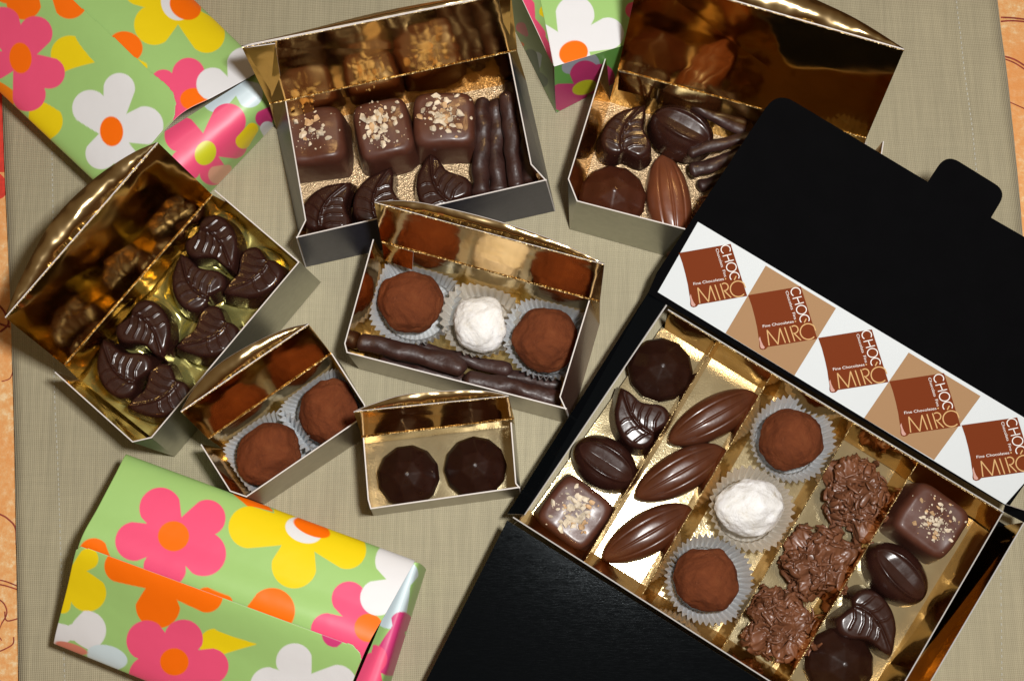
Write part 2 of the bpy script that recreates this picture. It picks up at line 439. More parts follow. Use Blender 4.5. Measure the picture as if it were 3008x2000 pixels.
# ================================================================== OPEN BOXES
def crease(parent, a, b, r=.03, up=.02, inn=.075):
    A, B = Q(a), Q(b); n = 50; C0 = Vector(parent['_c']); dv = C0-(A+B)/2; dv.z = 0; dv.normalize(); A = A+dv*inn; B = B+dv*inn
    pts = [A.lerp(B, i/n)+Vector((0, 0, up+.012*mnoise.noise(Vector((i*.9, A.x, B.y))))) for i in range(n+1)]
    return tube('fold_crease', pts, r, M['gold_crease'], parent, 6, jit=.3)
def curve_flap(base_a, base_b, mids, parent, c, outer, steps=24, inner='gold_flap'):
    """tuck flap beyond the lid fold: straight fold a-b, curved outer edge through mids"""
    A, B = Q(base_a), Q(base_b); xs = [base_a]+mids+[base_b]; X = [q[0] for q in xs]; Y = [q[1] for q in xs]; Z = [q[2] for q in xs]
    polys = []; n = steps
    def e(i): t = i/n; return P(crom(X, t), crom(Y, t), crom(Z, t))
    for i in range(n):
        polys.append([A.lerp(B, i/n), A.lerp(B, (i+1)/n), e(i+1), e(i)] if 0 < i < n-1 else ([A, A.lerp(B, 1/n), e(1)] if i == 0 else [A.lerp(B, i/n), B, e(i)]))
    o = card('tuck_flap', polys, parent, outer, inner, 'edge', c, .045, True)
    o.data.polygons.foreach_set('use_smooth', [True]*len(o.data.polygons))
    return o

# ---- navy box
h = 4.0
def centre_of(pts, z=1.5):
    v = sum((Q(p) for p in pts), Vector())/len(pts); v.z = z; return v
BX = {}; PL = {}
def clamp_in(o, key, mar, soft=0):
    for v in o.data.vertices:
        p = o.matrix_basis @ v.co/S
        for a_, n_ in PL[key]:
            e = (p-a_).dot(n_)+mar
            if soft and e > -soft: p -= Vector((n_.x, n_.y, 0)).normalized()*(e+soft-soft*(1-math.exp(-(e+soft)/soft)))
            elif e > 0: p -= Vector((n_.x, n_.y, 0)).normalized()*e*1.02
        v.co = o.matrix_basis.inverted() @ (p*S)
    o.data.update()
def open_box(key, label, base, rim, chamL, chamR, hinge, outer, floor_mat, lid_pts, lid_outer, tuck, front_outer=None, zf=.12):
    """base: FL FR BR BL at z=0; rim: FL FR (front wall top); chamL/chamR: side wall rims [(front),(back)]; hinge L R"""
    FL, FR, BR, BL = base
    c = centre_of(base, 2.0); c0 = Vector((c.x, c.y, 0))
    g = thing('chocolate_box', label, 'chocolate box', c0); BX[key] = g
    PL[key] = []
    for a_, b_, d_ in ((FL, FR, rim[0]), (FL, BL, chamL[1]), (FR, BR, chamR[1]), (BL, BR, hinge[0])):
        A_, B_, D_ = Q(a_), Q(b_), Q(d_); n_ = (B_-A_).cross(D_-A_).normalized(); n_ = n_ if n_.dot(A_-c) > 0 else -n_; PL[key].append((A_, n_))
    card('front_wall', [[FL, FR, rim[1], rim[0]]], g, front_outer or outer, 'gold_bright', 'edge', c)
    card('side_wall', [[FL, BL, chamL[1], chamL[0]], [FL, chamL[0], rim[0]]], g, outer, 'gold', 'edge', c)
    card('side_wall', [[FR, BR, chamR[1], chamR[0]], [FR, chamR[0], rim[1]]], g, outer, 'gold', 'edge', c)
    card('back_wall', [[BL, BR, hinge[1], hinge[0]]], g, outer, 'gold' if key in ('navy', 'leaves') else 'gold_bright', 'edge', c)
    fl = [Q(p)+(c0-Q(p)).normalized()*.05 for p in base]
    for p in fl: p.z = zf
    mk('floor', fl, [(0, 1, 2, 3)], M[floor_mat], g)
    bl = [p.copy() for p in fl]
    for p in bl: p.z = .03
    mk('base_panel', bl, [(3, 2, 1, 0)], M[outer], g)
    card('lid', [[hinge[0], hinge[1], lid_pts[1], lid_pts[0]]], g, lid_outer, 'gold', 'edge', c)
    crease(g, hinge[0], hinge[1])
    if tuck:
        curve_flap(lid_pts[0], lid_pts[1], tuck, g, c, lid_outer); crease(g, lid_pts[0], lid_pts[1], .022)
    return g, c
def extra(g, c, name, pts, outer='gold', inner='gold', edge='edge', flip=False):
    return card(name, [pts], g, outer, inner, edge, c, .045, flip)

# navy
g, c = open_box('navy', 'open navy blue box of three nut-topped square chocolates, leaves and sticks', [(897, 785, 0), (1632, 620, 0), (1545, 236, 0), (812, 378, 0)],
    [(870, 699, h), (1606, 530, h)], [(896, 647, h), (834, 279, h)], [(1562, 482, h), (1495, 145, h)],
    [(791, 303, h), (1518, 145, h)], 'navy', 'gold_glitter', [(710, 137, h+5.2), (1500, -22, h+5.2)], 'brown_card',
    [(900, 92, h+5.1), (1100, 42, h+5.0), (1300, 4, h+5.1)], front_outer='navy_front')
extra(g, c, 'lid_side_flap', [(791, 300, h), (712, 140, h+5.1), (808, 127, h+5.3), (823, 222, h+2.6)], 'brown_card')
extra(g, c, 'lid_side_flap', [(1518, 142, h), (1500, -18, h+5.1), (1463, -8, h+5.3), (1478, 66, h+2.9)], 'brown_card')
extra(g, c, 'corner_tab', [(838, 297, h-.15), (918, 280, h-.15), (922, 325, h-1.6), (845, 345, h-1.6)])
# top right box
g, c = open_box('mixed', 'open pearl grey box of mixed chocolates partly covered by the large black lid', [(1673, 673, 0), (2420, 880, 0), (2510, 520, 0), (1790, 300, 0)],
    [(1694, 592, h), (2476, 795, h)], [(1668, 526, h), (1778, 168, h)], [(2540, 770, h), (2597, 416, h)],
    [(1816, 202, h), (2546, 403, h)], 'silver_card', 'gold_glitter', [(1880, -78, h+6.9), (2656, 145, h+6.9)], 'taupe_card',
    [(2060, -110, h+7.0), (2260, -60, h+7.1), (2400, 2, h+7.1), (2520, 60, h+7.0)])
extra(g, c, 'corner_tab', [(1820, 208, h-.1), (1936, 238, h-.1), (1930, 290, h-1.7), (1815, 262, h-1.7)])
# left box
g, c = open_box('leaves', 'open gold-lined box packed with seven leaf chocolates', [(513, 1341, 0), (943, 829, 0), (672, 598, 0), (238, 1122, 0)],
    [(446, 1286, h), (880, 770, h)], [(389, 1299, h), (160, 1094, h)], [(872, 762, h), (632, 558, h)],
    [(186, 1070, h), (621, 571, h)], 'silver_card', 'gold_tray', [(14, 932, h+4.7), (462, 418, h+4.7)], 'taupe_card',
    [(62, 815, h+4.85), (150, 655, h+5.05), (265, 535, h+5.1), (380, 455, h+4.9)])
# centre box
g, c = open_box('centre', 'open brown box of three truffles in paper cases with chocolate sticks', [(1055, 1083, 0), (1677, 1245, 0), (1762, 950, 0), (1145, 790, 0)],
    [(1018, 1036, h), (1664, 1202, h)], [(1011, 1009, h), (1095, 703, h)], [(1647, 1165, h), (1733, 883, h)],
    [(1121, 707, h), (1763, 883, h)], 'brown_card', 'gold_bright', [(1101, 592, h+4.6), (1776, 774, h+4.6)], 'brown_card',
    [(1200, 590, h+4.9), (1320, 612, h+5.1), (1484, 655, h+5.1), (1640, 710, h+4.9)], front_outer='taupe_card')  # taupe front: cloth reflected in the brown lacquer, put into the wall's colour
extra(g, c, 'lid_side_flap', [(1121, 704, h), (1102, 594, h+4.5), (1131, 602, h+4.6), (1110, 637, h+2.9)], 'brown_card')
extra(g, c, 'lid_side_flap', [(1763, 880, h), (1775, 777, h+4.5), (1768, 775, h+4.6), (1753, 812, h+2.9)], 'brown_card')
extra(g, c, 'corner_tab', [(1124, 712, h-.1), (1215, 738, h-.1), (1212, 790, h-1.6), (1128, 762, h-1.6)])
# two truffles
h2 = 3.6
g, c = open_box('truffles', 'small open box holding two cocoa truffles in white paper cases', [(778, 1480, 0), (1112, 1258, 0), (1010, 1080, 0), (664, 1322, 0)],
    [(724, 1460, h2), (1080, 1217, h2)], [(675, 1443, h2), (589, 1306, h2)], [(1072, 1187, h2), (975, 1036, h2)],
    [(610, 1285, h2), (971, 1035, h2)], 'taupe_card', 'gold_bright', [(530, 1207, h2+3.4), (905, 950, h2+3.4)], 'taupe_card',
    [(570, 1140, h2+3.6), (630, 1078, h2+3.7), (716, 1022, h2+3.7), (826, 970, h2+3.6)])
# two domes
g, c = open_box('domes', 'smallest open box holding two faceted dark chocolates', [(1097, 1514, 0), (1531, 1457, 0), (1513, 1248, 0), (1074, 1300, 0)],
    [(1088, 1495, h2), (1528, 1432, h2)], [(1080, 1466, h2), (1066, 1286, h2)], [(1517, 1418, h2), (1503, 1240, h2)],
    [(1062, 1279, h2), (1510, 1226, h2)], 'taupe_card', 'gold_floor', [(1042, 1205, h2+3.3), (1494, 1160, h2+3.3)], 'taupe_card',
    [(1110, 1180, h2+3.5), (1199, 1156, h2+3.6), (1339, 1146, h2+3.6), (1430, 1148, h2+3.5)])
extra(g, c, 'lid_side_flap', [(1062, 1276, h2), (1039, 1208, h2+3.3), (1062, 1203, h2+3.4), (1066, 1270, h2+.3)], 'taupe_card')

# ================================================================== LARGE BOX
HB = 3.0; ZT = .6
bc = centre_of([(1540, 1520, 0), (2260, 1990, 0), (2900, 1540, 0), (1960, 960, 0)], 1.5)
big = thing('large_chocolate_box', 'large flat black box with gold compartments of assorted chocolates, its lid open', 'chocolate box', (bc.x, bc.y, 0))
# front rim runs (1504,1519) -> (2243,1990) -> beyond; back rim (1963,908)->(2947,1502)
FRr = (2560, 2192, HB); FLr = (1506, 1520, HB)
card('front_wall', [[(1556, 1500, .1), (2600, 2165, .1), FRr, FLr]], big, 'matte_black', 'gold', 'black_edge', bc)
card('back_wall', [[(1952, 975, .1), (2868, 1540, .1), (2950, 1503, HB), (1963, 908, HB)]], big, 'matte_black', 'gold', 'black_edge', bc)
card('side_wall', [[(1500, 1545, .1), (1915, 915, .1), (1969, 877, HB), (1539, 1510, HB)]], big, 'scuffed', 'gold', 'black_edge', bc)
card('corner_flap', [[(1490, 1508, 2.5), (1903, 861, 2.9), (1969, 875, HB+.08), (1539, 1511, HB+.08)]], big, 'scuffed', 'matte_black', 'black_edge', (bc.x, bc.y, -20))
card('side_wall', [[(2852, 1530, .1), (2500, 2110, .1), (2600, 2105, HB), (2947, 1506, HB)]], big, 'gold', 'gold', 'black_edge', bc)
card('outer_side_wall', [[(2918, 1552, .1), (2570, 2115, .1), (2665, 2122, HB), (3010, 1535, HB)]], big, 'matte_black', 'gold', 'black_edge', bc)
tf = [P(1545, 1530, ZT), P(2580, 2180, ZT), P(2862, 1530, ZT), P(1945, 960, ZT)]
mk('tray_floor', tf, [(0, 1, 2, 3)], M['gold_floor'], big)
mk('base_panel', [P(1550, 1540, .05), P(2640, 2180, .05), P(2960, 1545, .05), P(1950, 950, .05)], [(3, 2, 1, 0)], M['matte_black'], big)
ledge = card('corner_gusset', [[(2947, 1502, HB), (3010, 1535, HB), (3012, 1500, HB+.2), (2953, 1481, HB+.3)]], big, 'matte_black', 'matte_black', 'black_edge', (bc.x, bc.y, -20))
def divider(a, b, wl, wr, zt=2.5):
    A, B = P(*a, zt), P(*b, zt); d = (B-A).normalized(); s = Vector((-d.y, d.x, 0)); s = s if s.x < 0 else -s
    dn = Vector((0, 0, zt-ZT-.01)); n = 26; vs, fs = [], []
    for i in range(n+1):
        q = A.lerp(B, i/n); j = .02*mnoise.noise(Vector((i*.7, a[0], 0)))
        vs += [q+s*wl-dn, q+s*(.02+j), q-s*(.02-j), q-s*wr-dn]
    for i in range(n):
        k = i*4
        for m_ in range(3): fs.append((k+m_, k+m_+1, k+m_+5, k+m_+4))
    o = mk('divider', vs, fs, [M['gold'], M['gold_crease']], big, mi=[(1 if i % 3 == 1 else 0) for i in range(3*n)])
divider((2106, 1000), (1719, 1645), .12, .28)
divider((2267, 1100), (1884, 1750), .12, .75)
divider((2508, 1238), (2123, 1901), .20, .25)
divider((2696, 1358), (2270, 2075), .25, .30)
crease(big, (1965, 910, HB), (2947, 1503, HB), .03); 
# front panel: the sleeve flap folded out and down to the cloth
card('front_flap', [[(1490, 1528, HB-.05), (2560, 2205, HB-.05), (2420, 2620, 2.4), (1137, 2225, 2.2)]], big, 'scuffed', 'matte_black', 'black_edge', (bc.x, bc.y, -30), .07)
# lid: plane rising away from the box
LPa, LPb, LPc = P(1925, 866, HB+.15), P(2953, 1481, HB+.15), P(2300, 305, 6.6)
LP = plane_of(LPa, LPb, LPc)
def lp(x, y, off=0): return on_plane(x, y, LP, off)
def rounded(poly, n=7):
    out = []
    for i, q in enumerate(poly):
        if len(q) == 2: out.append(q); continue
        x, y, r = q; (px_, py_), (nx_, ny_) = poly[i-1][:2], poly[(i+1) % len(poly)][:2]
        a = Vector((px_-x, py_-y)); a = a.normalized()*r; b = Vector((nx_-x, ny_-y)).normalized()*r
        for k in range(n+1):
            t = k/n; out.append((x+a.x*(1-t)**2+b.x*t*t, y+a.y*(1-t)**2+b.y*t*t))
    return out
def flatpoly(name, pts, parent, th, mats, off=0, pl=LP):
    top = [on_plane(x, y, pl, off) for x, y in pts]; bot = [p-pl[1]*th for p in top]; n = len(top)
    area_ = sum(top[i].x*top[(i+1) % n].y-top[(i+1) % n].x*top[i].y for i in range(n))
    idx = list(range(n)) if area_ > 0 else list(range(n))[::-1]
    fs = [tuple(idx), tuple(i+n for i in idx[::-1])]+[(idx[i], idx[i]+n, idx[(i+1) % n]+n, idx[(i+1) % n]) for i in range(n)]
    return mk(name, top+bot, fs, mats, parent, mi=[0, 0]+[1]*n)
lidpoly = rounded([(1903, 862), (1930, 800), (2282, 268, 60), (2748, 548), (2905, 636), (3190, 800), (3110, 1280), (2962, 1490)])
flatpoly('lid', lidpoly, big, .07, [M['matte_black'], M['black_edge']])
flatpoly('closing_tab', rounded([(2725, 535), (2780, 452, 45), (2958, 562, 42), (2905, 650)]), big, .06, [M['matte_black'], M['black_edge']], -.004)
# printed band
bv, bf, bm = [], [], []
BANDM = ['lab_white', 'lab_tan', 'lab_brown', 'ink_white', 'ink_gold', 'drip']
def bp(pts3, m):
    k = len(bv); bv.extend(pts3); n = len(pts3)
    a = sum(pts3[i].x*pts3[(i+1) % n].y-pts3[(i+1) % n].x*pts3[i].y for i in range(n))
    f = tuple(range(k, k+n)); bf.append(f if a > 0 else f[::-1]); bm.append(m)
white = [(2050, 652), (3190, 1334), (3140, 1400), (2953, 1481), (1932, 858)]
white = [(2050, 652), (3120, 1293), (2953, 1481), (1932, 858)]
bp([lp(x, y, .010) for x, y in white], 0)
def seg_on(a, b, t): return (a[0]+(b[0]-a[0])*t, a[1]+(b[1]-a[1])*t)
for q in ([(2249, 779), (2457, 905), (2334, 1104), (2130, 979)], [(2669, 1034), (2882, 1163), (2744, 1352), (2537, 1228)]):
    c_ = (sum(a for a, b in q)/4, sum(b for a, b in q)/4)
    bp([lp(x+(c_[0]-x)*.008, y+(c_[1]-y)*.008, .018) for x, y in q], 1)
step = (lp(2824, 1248)-lp(1994, 743))/4
Z5 = lambda x, y, off: lp(1900+x/3.485, 650+y/3.485, off)
def art(k):
    D = step*k
    def pg(pts, off, m): bp([Z5(x, y, off)+D for x, y in pts], m)
    left_edge = [(328, 325), (365, 430), (395, 540), (420, 650), (437, 760), (446, 810), (444, 850), (452, 872), (478, 882), (508, 874), (530, 852)]
    pg([(858, 232)]+left_edge+[(650, 832), (1028, 765)], .026, 2)
    pg([(440, 770), (450, 745), (462, 790), (480, 830), (500, 856), (486, 872), (462, 866), (453, 845), (452, 810)], .032, 5)
    def stroke(pts, wd, m, off=.034):
        for i in range(len(pts)-1):
            (x1, y1), (x2, y2) = pts[i], pts[i+1]; l = math.hypot(x2-x1, y2-y1)+1e-6; ux, uy = (x2-x1)/l*wd*.2, (y2-y1)/l*wd*.2
            nx, ny = -(y2-y1)/l*wd/2, (x2-x1)/l*wd/2
            pg([(x1+nx-ux, y1+ny-uy), (x1-nx-ux, y1-ny-uy), (x2-nx+ux, y2-ny+uy), (x2+nx+ux, y2+ny+uy)], off+i*.00002, m)
    def arc(cx, cy, rx, ry, a0, a1, rot=0, n=26):
        o_ = []
        for i in range(n+1):
            a = R(a0+(a1-a0)*i/n); x, y = rx*math.cos(a), ry*math.sin(a); c_, s_ = math.cos(R(rot)), math.sin(R(rot))
            o_.append((cx+x*c_-y*s_, cy+x*s_+y*c_))
        return o_
    g_, w_ = 11.5, 9.5
    stroke([(543, 836), (522, 682), (632, 822), (650, 662), (706, 806)], g_, 4)
    stroke([(698, 652), (750, 804)], g_, 4)
    stroke([(800, 790), (752, 642)], g_, 4); stroke(arc(795, 672, 38, 38, -130, 75, 0), g_, 4); stroke([(790, 708), (862, 780)], g_, 4)
    stroke([q for q in arc(935, 692, 80, 80, 42, 318)], g_, 4); stroke([(994, 640), (1010, 680)], g_, 4)
    # reading direction 73 degrees below horizontal
    stroke(arc(808, 290, 47, 44, 73+48, 73+312), w_, 3)
    stroke([(778, 358), (866, 336)], w_, 3); stroke([(802, 418), (888, 396)], w_, 3); stroke([(822, 348), (846, 407)], w_, 3)
    stroke(arc(866, 470, 50, 45, 0, 360), w_, 3)
    stroke(arc(898, 566, 47, 44, 73+62, 73+312), w_, 3)
    stroke([(896, 600), (914, 563)], g_, 4)
    pg([(798, 584), (811, 581), (814, 594), (801, 597)], .034, 4)
    for body, x0, y0, x1, y1, hh in (('Fine Chocolates', 476, 655, 790, 602, 34), ('Chocolats  Fins', 703, 283, 795, 572, 34)):
        cu = bpy.data.curves.new('t', 'FONT'); cu.body = body; cu.size = 1
        to = bpy.data.objects.new('t', cu); COL.objects.link(to)
        bpy.context.view_layer.update()
        me = to.evaluated_get(bpy.context.evaluated_depsgraph_get()).to_mesh()
        xs = [v.co.x for v in me.vertices]; wmax = max(xs)
        L_ = math.hypot(x1-x0, y1-y0); ux, uy = (x1-x0)/L_, (y1-y0)/L_; vx, vy = uy, -ux
        k0 = len(bv)
        for v in me.vertices:
            a, b = v.co.x/wmax*L_, v.co.y*hh*1.15
            bv.append(Z5(x0+ux*a+vx*b, y0+uy*a+vy*b, .034)+D)
        for p in me.polygons: bf.append(tuple(k0+i for i in p.vertices)); bm.append(3)
        to.to_mesh_clear(); bpy.data.objects.remove(to); bpy.data.curves.remove(cu)
for k in range(5): art(k)
o = mk('printed_band', bv, bf, [M[x] for x in BANDM], big, mi=bm)
o['label'] = 'white and tan printed band with a row of brown square logos'

# ================================================================== WRAPPED BOXES
Z3 = lambda s: sc(s, 1.8146, 0, 1300)
up_sh = Z3([('f', PINK, (925, 497), [(855, 350, 112), (1105, 400, 97), (1085, 590, 120), (880, 660, 115), (718, 525, 104)]), ('e', ORG, (925, 497), 83, 80, 0),
    ('c', ORG, (1220, 240, 8), (1340, 300, 42)), ('c', ORG, (1340, 300, 42), (1450, 362, 4)),
    ('f', YEL, (1610, 480), [(1330, 450, 112), (1568, 655, 120), (1850, 570, 102), (1760, 400, 90), (1520, 360, 60)]), ('e', WHT, (1618, 465), 100, 66, 20), ('e', ORG, (1662, 452), 104, 42, 22),
    ('c', ORG, (500, 590, 82), (540, 640, 60)), ('c', ORG, (1100, 830, 60), (1200, 850, 40)), ('c', ORG, (1450, 895, 122), (1350, 990, 100)),
    ('f', PINK, (1960, 1000), [(1860, 830, 92), (1745, 995, 88), (1900, 1130, 110)]), ('e', ORG, (1965, 985), 76, 76, 0),
    ('f', WHT, (2160, 760), [(2010, 820, 92), (2110, 630, 110), (2230, 700, 80)]), ('c', ORG, (2010, 1000, 52), (2000, 1020, 52))])
up_sh = up_sh[:-2]+[Z3([('f', WHT, (2160, 760), [(2015, 825, 95), (2110, 630, 110), (2230, 700, 80)])])[0]]
fl_sh = Z3([('f', YEL, (400, 680), [(478, 612, 55), (475, 790, 100), (345, 860, 40), (400, 700, 60)]),
    ('f', WHT, (400, 1000), [(470, 990, 104), (330, 1010, 60)]), ('e', BLUE, (580, 1130), 110, 60, 15), ('e', SR((215, 130, 110)), (390, 1080), 90, 22, 18),
    ('f', ORG, (860, 740), [(650, 650, 85), (850, 860, 118), (1110, 810, 84), (900, 700, 60)]),
    ('c', YEL, (1150, 1060, 80), (1370, 1062, 3)), ('f', PINK, (940, 1155), [(790, 1045, 108), (985, 1035, 104), (1130, 1180, 95), (1030, 1310, 110), (800, 1230, 105)]), ('e', ORG, (937, 1157), 76, 72, 10),
    ('f', WHT, (1620, 1290), [(1575, 1155, 97), (1440, 1285, 100), (1800, 1280, 108)]), ('f', DPINK, (1850, 1000), [(1790, 1010, 70)])])
def lerp_st(a, b, t): return tuple(tuple(a[k][i]*(1-t)+b[k][i]*t for i in range(2)) for k in range(2))
c2 = centre_of([(240, 1863, 0), (1060, 2150, 0), (1220, 1660, 0), (440, 1363, 0)], 0)
wb2 = thing('gift_box', 'closed flower-printed gift box at the bottom left beside the two-truffle box', 'gift box', c2, 'closed flower-printed gift boxes')
sb0, s1, rd, s3, sf = ((442, 1366), (1190, 1652)), ((368, 1337), (1217, 1650)), ((235, 1590), (1078, 1900)), ((165, 1870), (960, 2190)), ((240, 1866), (985, 2150))
top_st = [(*sb0, 0), (*((380, 1343), (1213, 1648)), 2.4), (*s1, 3.3), (*lerp_st(s1, rd, .22), 4.0), (*lerp_st(s1, rd, .6), 4.5), (*rd, 4.8), (*lerp_st(rd, s3, .5), 3.55), (*s3, 2.3), (*lerp_st(s3, sf, .12), 1.7), (*sf, 0)]
sheet('wrap_sheet', top_st, up_sh, wb2, 330, 400)
fm = poly_mask([(225, 1612), (240, 1600), (285, 1614), (1010, 1880), (1040, 1890), (1062, 1912), (1067, 1940), (1062, 1990), (1030, 2080), (940, 2300), (100, 2300), (100, 1500)])
sheet('overlap_flap', top_st, fl_sh, wb2, 380, 500, .14, fm, vmin=.40)
# end panels
e_sh = Z3([('f', BLUE, (2150, 760), [(2160, 700, 70), (2080, 900, 90)]), ('f', DPINK, (2120, 1000), [(2140, 960, 60), (2080, 1150, 90)]), ('f', PINK, (1980, 1150), [(1990, 1150, 75), (1960, 1260, 80)])])
st_ = [(((1200, 1640)), (900, 2240), 3.6), ((1232, 1653), (1010, 2330), 3.1)]
sheet('end_flap', [((1196, 1645), (960, 2200), 3.0), ((1215, 1650), (1000, 2230), 3.25), ((1233, 1654), (1045, 2250), 3.0), ((1246, 1664), (1060, 2240), 1.6), ((1252, 1672), (1075, 2235), .0)], e_sh, wb2, 200, 60)
capv = [P(*crom_pt) for crom_pt in [(442, 1366, 0), (368, 1337, 3.3), (334, 1400, 3.95), (288, 1489, 4.5), (235, 1590, 4.8), (200, 1730, 3.55), (165, 1870, 2.3), (240, 1866, 0)]]
mk('end_panel', capv, [tuple(range(len(capv)))], simple('plain_green_paper', GREEN, .35), wb2)

# top left
Z1 = lambda s: sc(s, 2.24, 0, 0)
fl1 = Z1([('f', ORG, (200, -80), [(170, 20, 116), (60, -60, 90)]), ('f', ORG, (380, -90), [(470, 20, 112)]),
    ('c', YEL, (470, 365, 124), (630, 416, 3)), ('f', YEL, (250, 700), [(310, 800, 115)]), ('f', SR((240, 130, 20)), (0, 560), [(60, 640, 60)]),
    ('f', PINK, (150, 390), [(30, 170, 118), (245, 225, 112), (335, 485, 104), (205, 625, 108), (0, 430, 92)]), ('e', ORG, (147, 387), 73, 101, -5),
    ('f', WHT, (745, 870), [(795, 590, 103), (605, 715, 118), (960, 830, 125), (680, 1010, 105), (860, 1090, 90)]), ('e', ORG, (745, 868), 76, 98, -5)])
up1 = Z1([('e', ORG, (825, 310), 115, 100, 20), ('f', YEL, (1170, 60), [(1015, 165, 133), (1360, 230, 120), (920, -60, 100), (1200, -120, 110)]), ('e', WHT, (1165, 20), 104, 118, -20), ('e', ORG, (1220, 40), 108, 88, 30),
    ('f', PINK, (1260, 640), [(1240, 490, 108), (1075, 545, 86), (1180, 690, 110)]), ('e', ORG, (1275, 655), 90, 74, 0), ('f', WHT, (1560, 640), [(1400, 555, 108), (1610, 430, 118)]), ('c', YEL, (880, 400, 20), (940, 440, 30))])
en1 = Z1([('f', BLUE, (1560, 560), [(1420, 650, 90), (1640, 620, 90)]), ('f', PINK, (1350, 980), [(1500, 800, 118), (1200, 890, 118), (1230, 1080, 110), (1400, 1130, 90), (1540, 960, 85)]), ('e', OLIVE, (1352, 1008), 68, 82, 25),
    ('c', YEL, (1600, 930, 50), (1660, 850, 40)), ('f', DPINK, (1800, 720), [(1740, 780, 60)]), ('f', SR((225, 165, 135)), (1500, 1110), [(1430, 1150, 60)]), ('f', WHT, (1760, 900), [(1760, 850, 50)])])
c1 = P(330, 180, 0)
wb1 = thing('gift_box', 'closed flower-printed gift box in the top left corner behind the leaf box', 'gift box', c1, 'closed flower-printed gift boxes')
S1 = ((160, -390), (775, 205)); RD = ((-110, -290), (528, 338)); S3 = ((-260, 0), (330, 555))
ST1 = [((230, -340), (790, 270), 0), ((175, -385), (783, 225), 2.3), (*S1, 3.1), (*lerp_st(S1, RD, .25), 3.9), (*lerp_st(S1, RD, .6), 4.4), (*RD, 4.5), (*lerp_st(RD, S3, .5), 3.8), (*S3, 2.9), (*lerp_st(S3, ((-150, 60), (400, 590)), .12), 2.1), ((-150, 60), (400, 590), 0)]
sheet('wrap_sheet', ST1, up1, wb1, 330, 330)
fm1 = poly_mask([(-300, -420), (-130, -310), (212, -2), (300, 78), (445, 214), (490, 250), (512, 275), (521, 305), (519, 340), (505, 372), (470, 430), (300, 640), (-400, 100)])
sheet('overlap_flap', ST1, fl1, wb1, 380, 500, .14, fm1, vmin=.38)
sheet('end_flap', [((755, 215), (400, 440), 3.3), ((770, 238), (450, 465), 3.35), ((795, 290), (520, 520), 2.9), ((810, 330), (565, 572), 1.6), ((812, 362), (590, 595), 0)], en1, wb1, 220, 130)

# top centre
Zt = lambda s: sc(s, 1.96, 1500, 0)
t_sh = Zt([('f', SR((240, 90, 130)), (760, 20), [(710, 60, 50)]), ('f', WHT, (335, 270), [(370, 90, 112), (560, 195, 92), (250, 330, 90), (400, 330, 60), (180, 220, 80)]), ('e', ORG, (362, 306), 84, 70, -18)])
f_sh = Zt([('f', SR((170, 178, 190)), (330, 390), [(430, 380, 85)]), ('f', DPINK, (420, 520), [(300, 560, 80), (430, 440, 90), (520, 450, 80), (350, 620, 70)]), ('e', OLIVE, (425, 505), 72, 40, -18)])
l_sh = Zt([('f', PINK, (120, 120), [(90, 40, 50), (140, 200, 62), (210, 330, 50)]), ('f', YEL, (220, 100), [(205, 70, 40)])])
w_sh = Zt([('f', PINK, (90, 200), [(60, 160, 30)]), ('f', ORG, (60, 270), [(60, 265, 20)]), ('f', BLUE, (160, 380), [(150, 330, 30)]), ('f', SR((40, 90, 60)), (150, 420), [(110, 330, 45), (180, 470, 35)])])
c3 = P(1650, 120, 0)
wb3 = thing('gift_box', 'closed flower-printed gift box standing with its corner forward between two open boxes', 'gift box', c3, 'closed flower-printed gift boxes')
HT = 5.0
sheet('top_panel', [((1560, -150), (1880, -150), HT), ((1575, -60), (1866, -60), HT), ((1628, 196), (1852, 128), HT)], t_sh, wb3, 200, 200)
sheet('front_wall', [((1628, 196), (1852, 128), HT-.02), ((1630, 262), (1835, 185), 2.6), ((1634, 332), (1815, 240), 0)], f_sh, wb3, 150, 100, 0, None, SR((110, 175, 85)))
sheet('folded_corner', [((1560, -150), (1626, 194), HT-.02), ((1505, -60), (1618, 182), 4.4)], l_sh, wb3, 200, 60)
sheet('side_wall', [((1505, -60), (1624, 192), 4.45), ((1500, 0), (1628, 260), 2.2), ((1498, 60), (1634, 333), 0)], w_sh, wb3, 150, 80, 0, None, SR((140, 175, 110)))

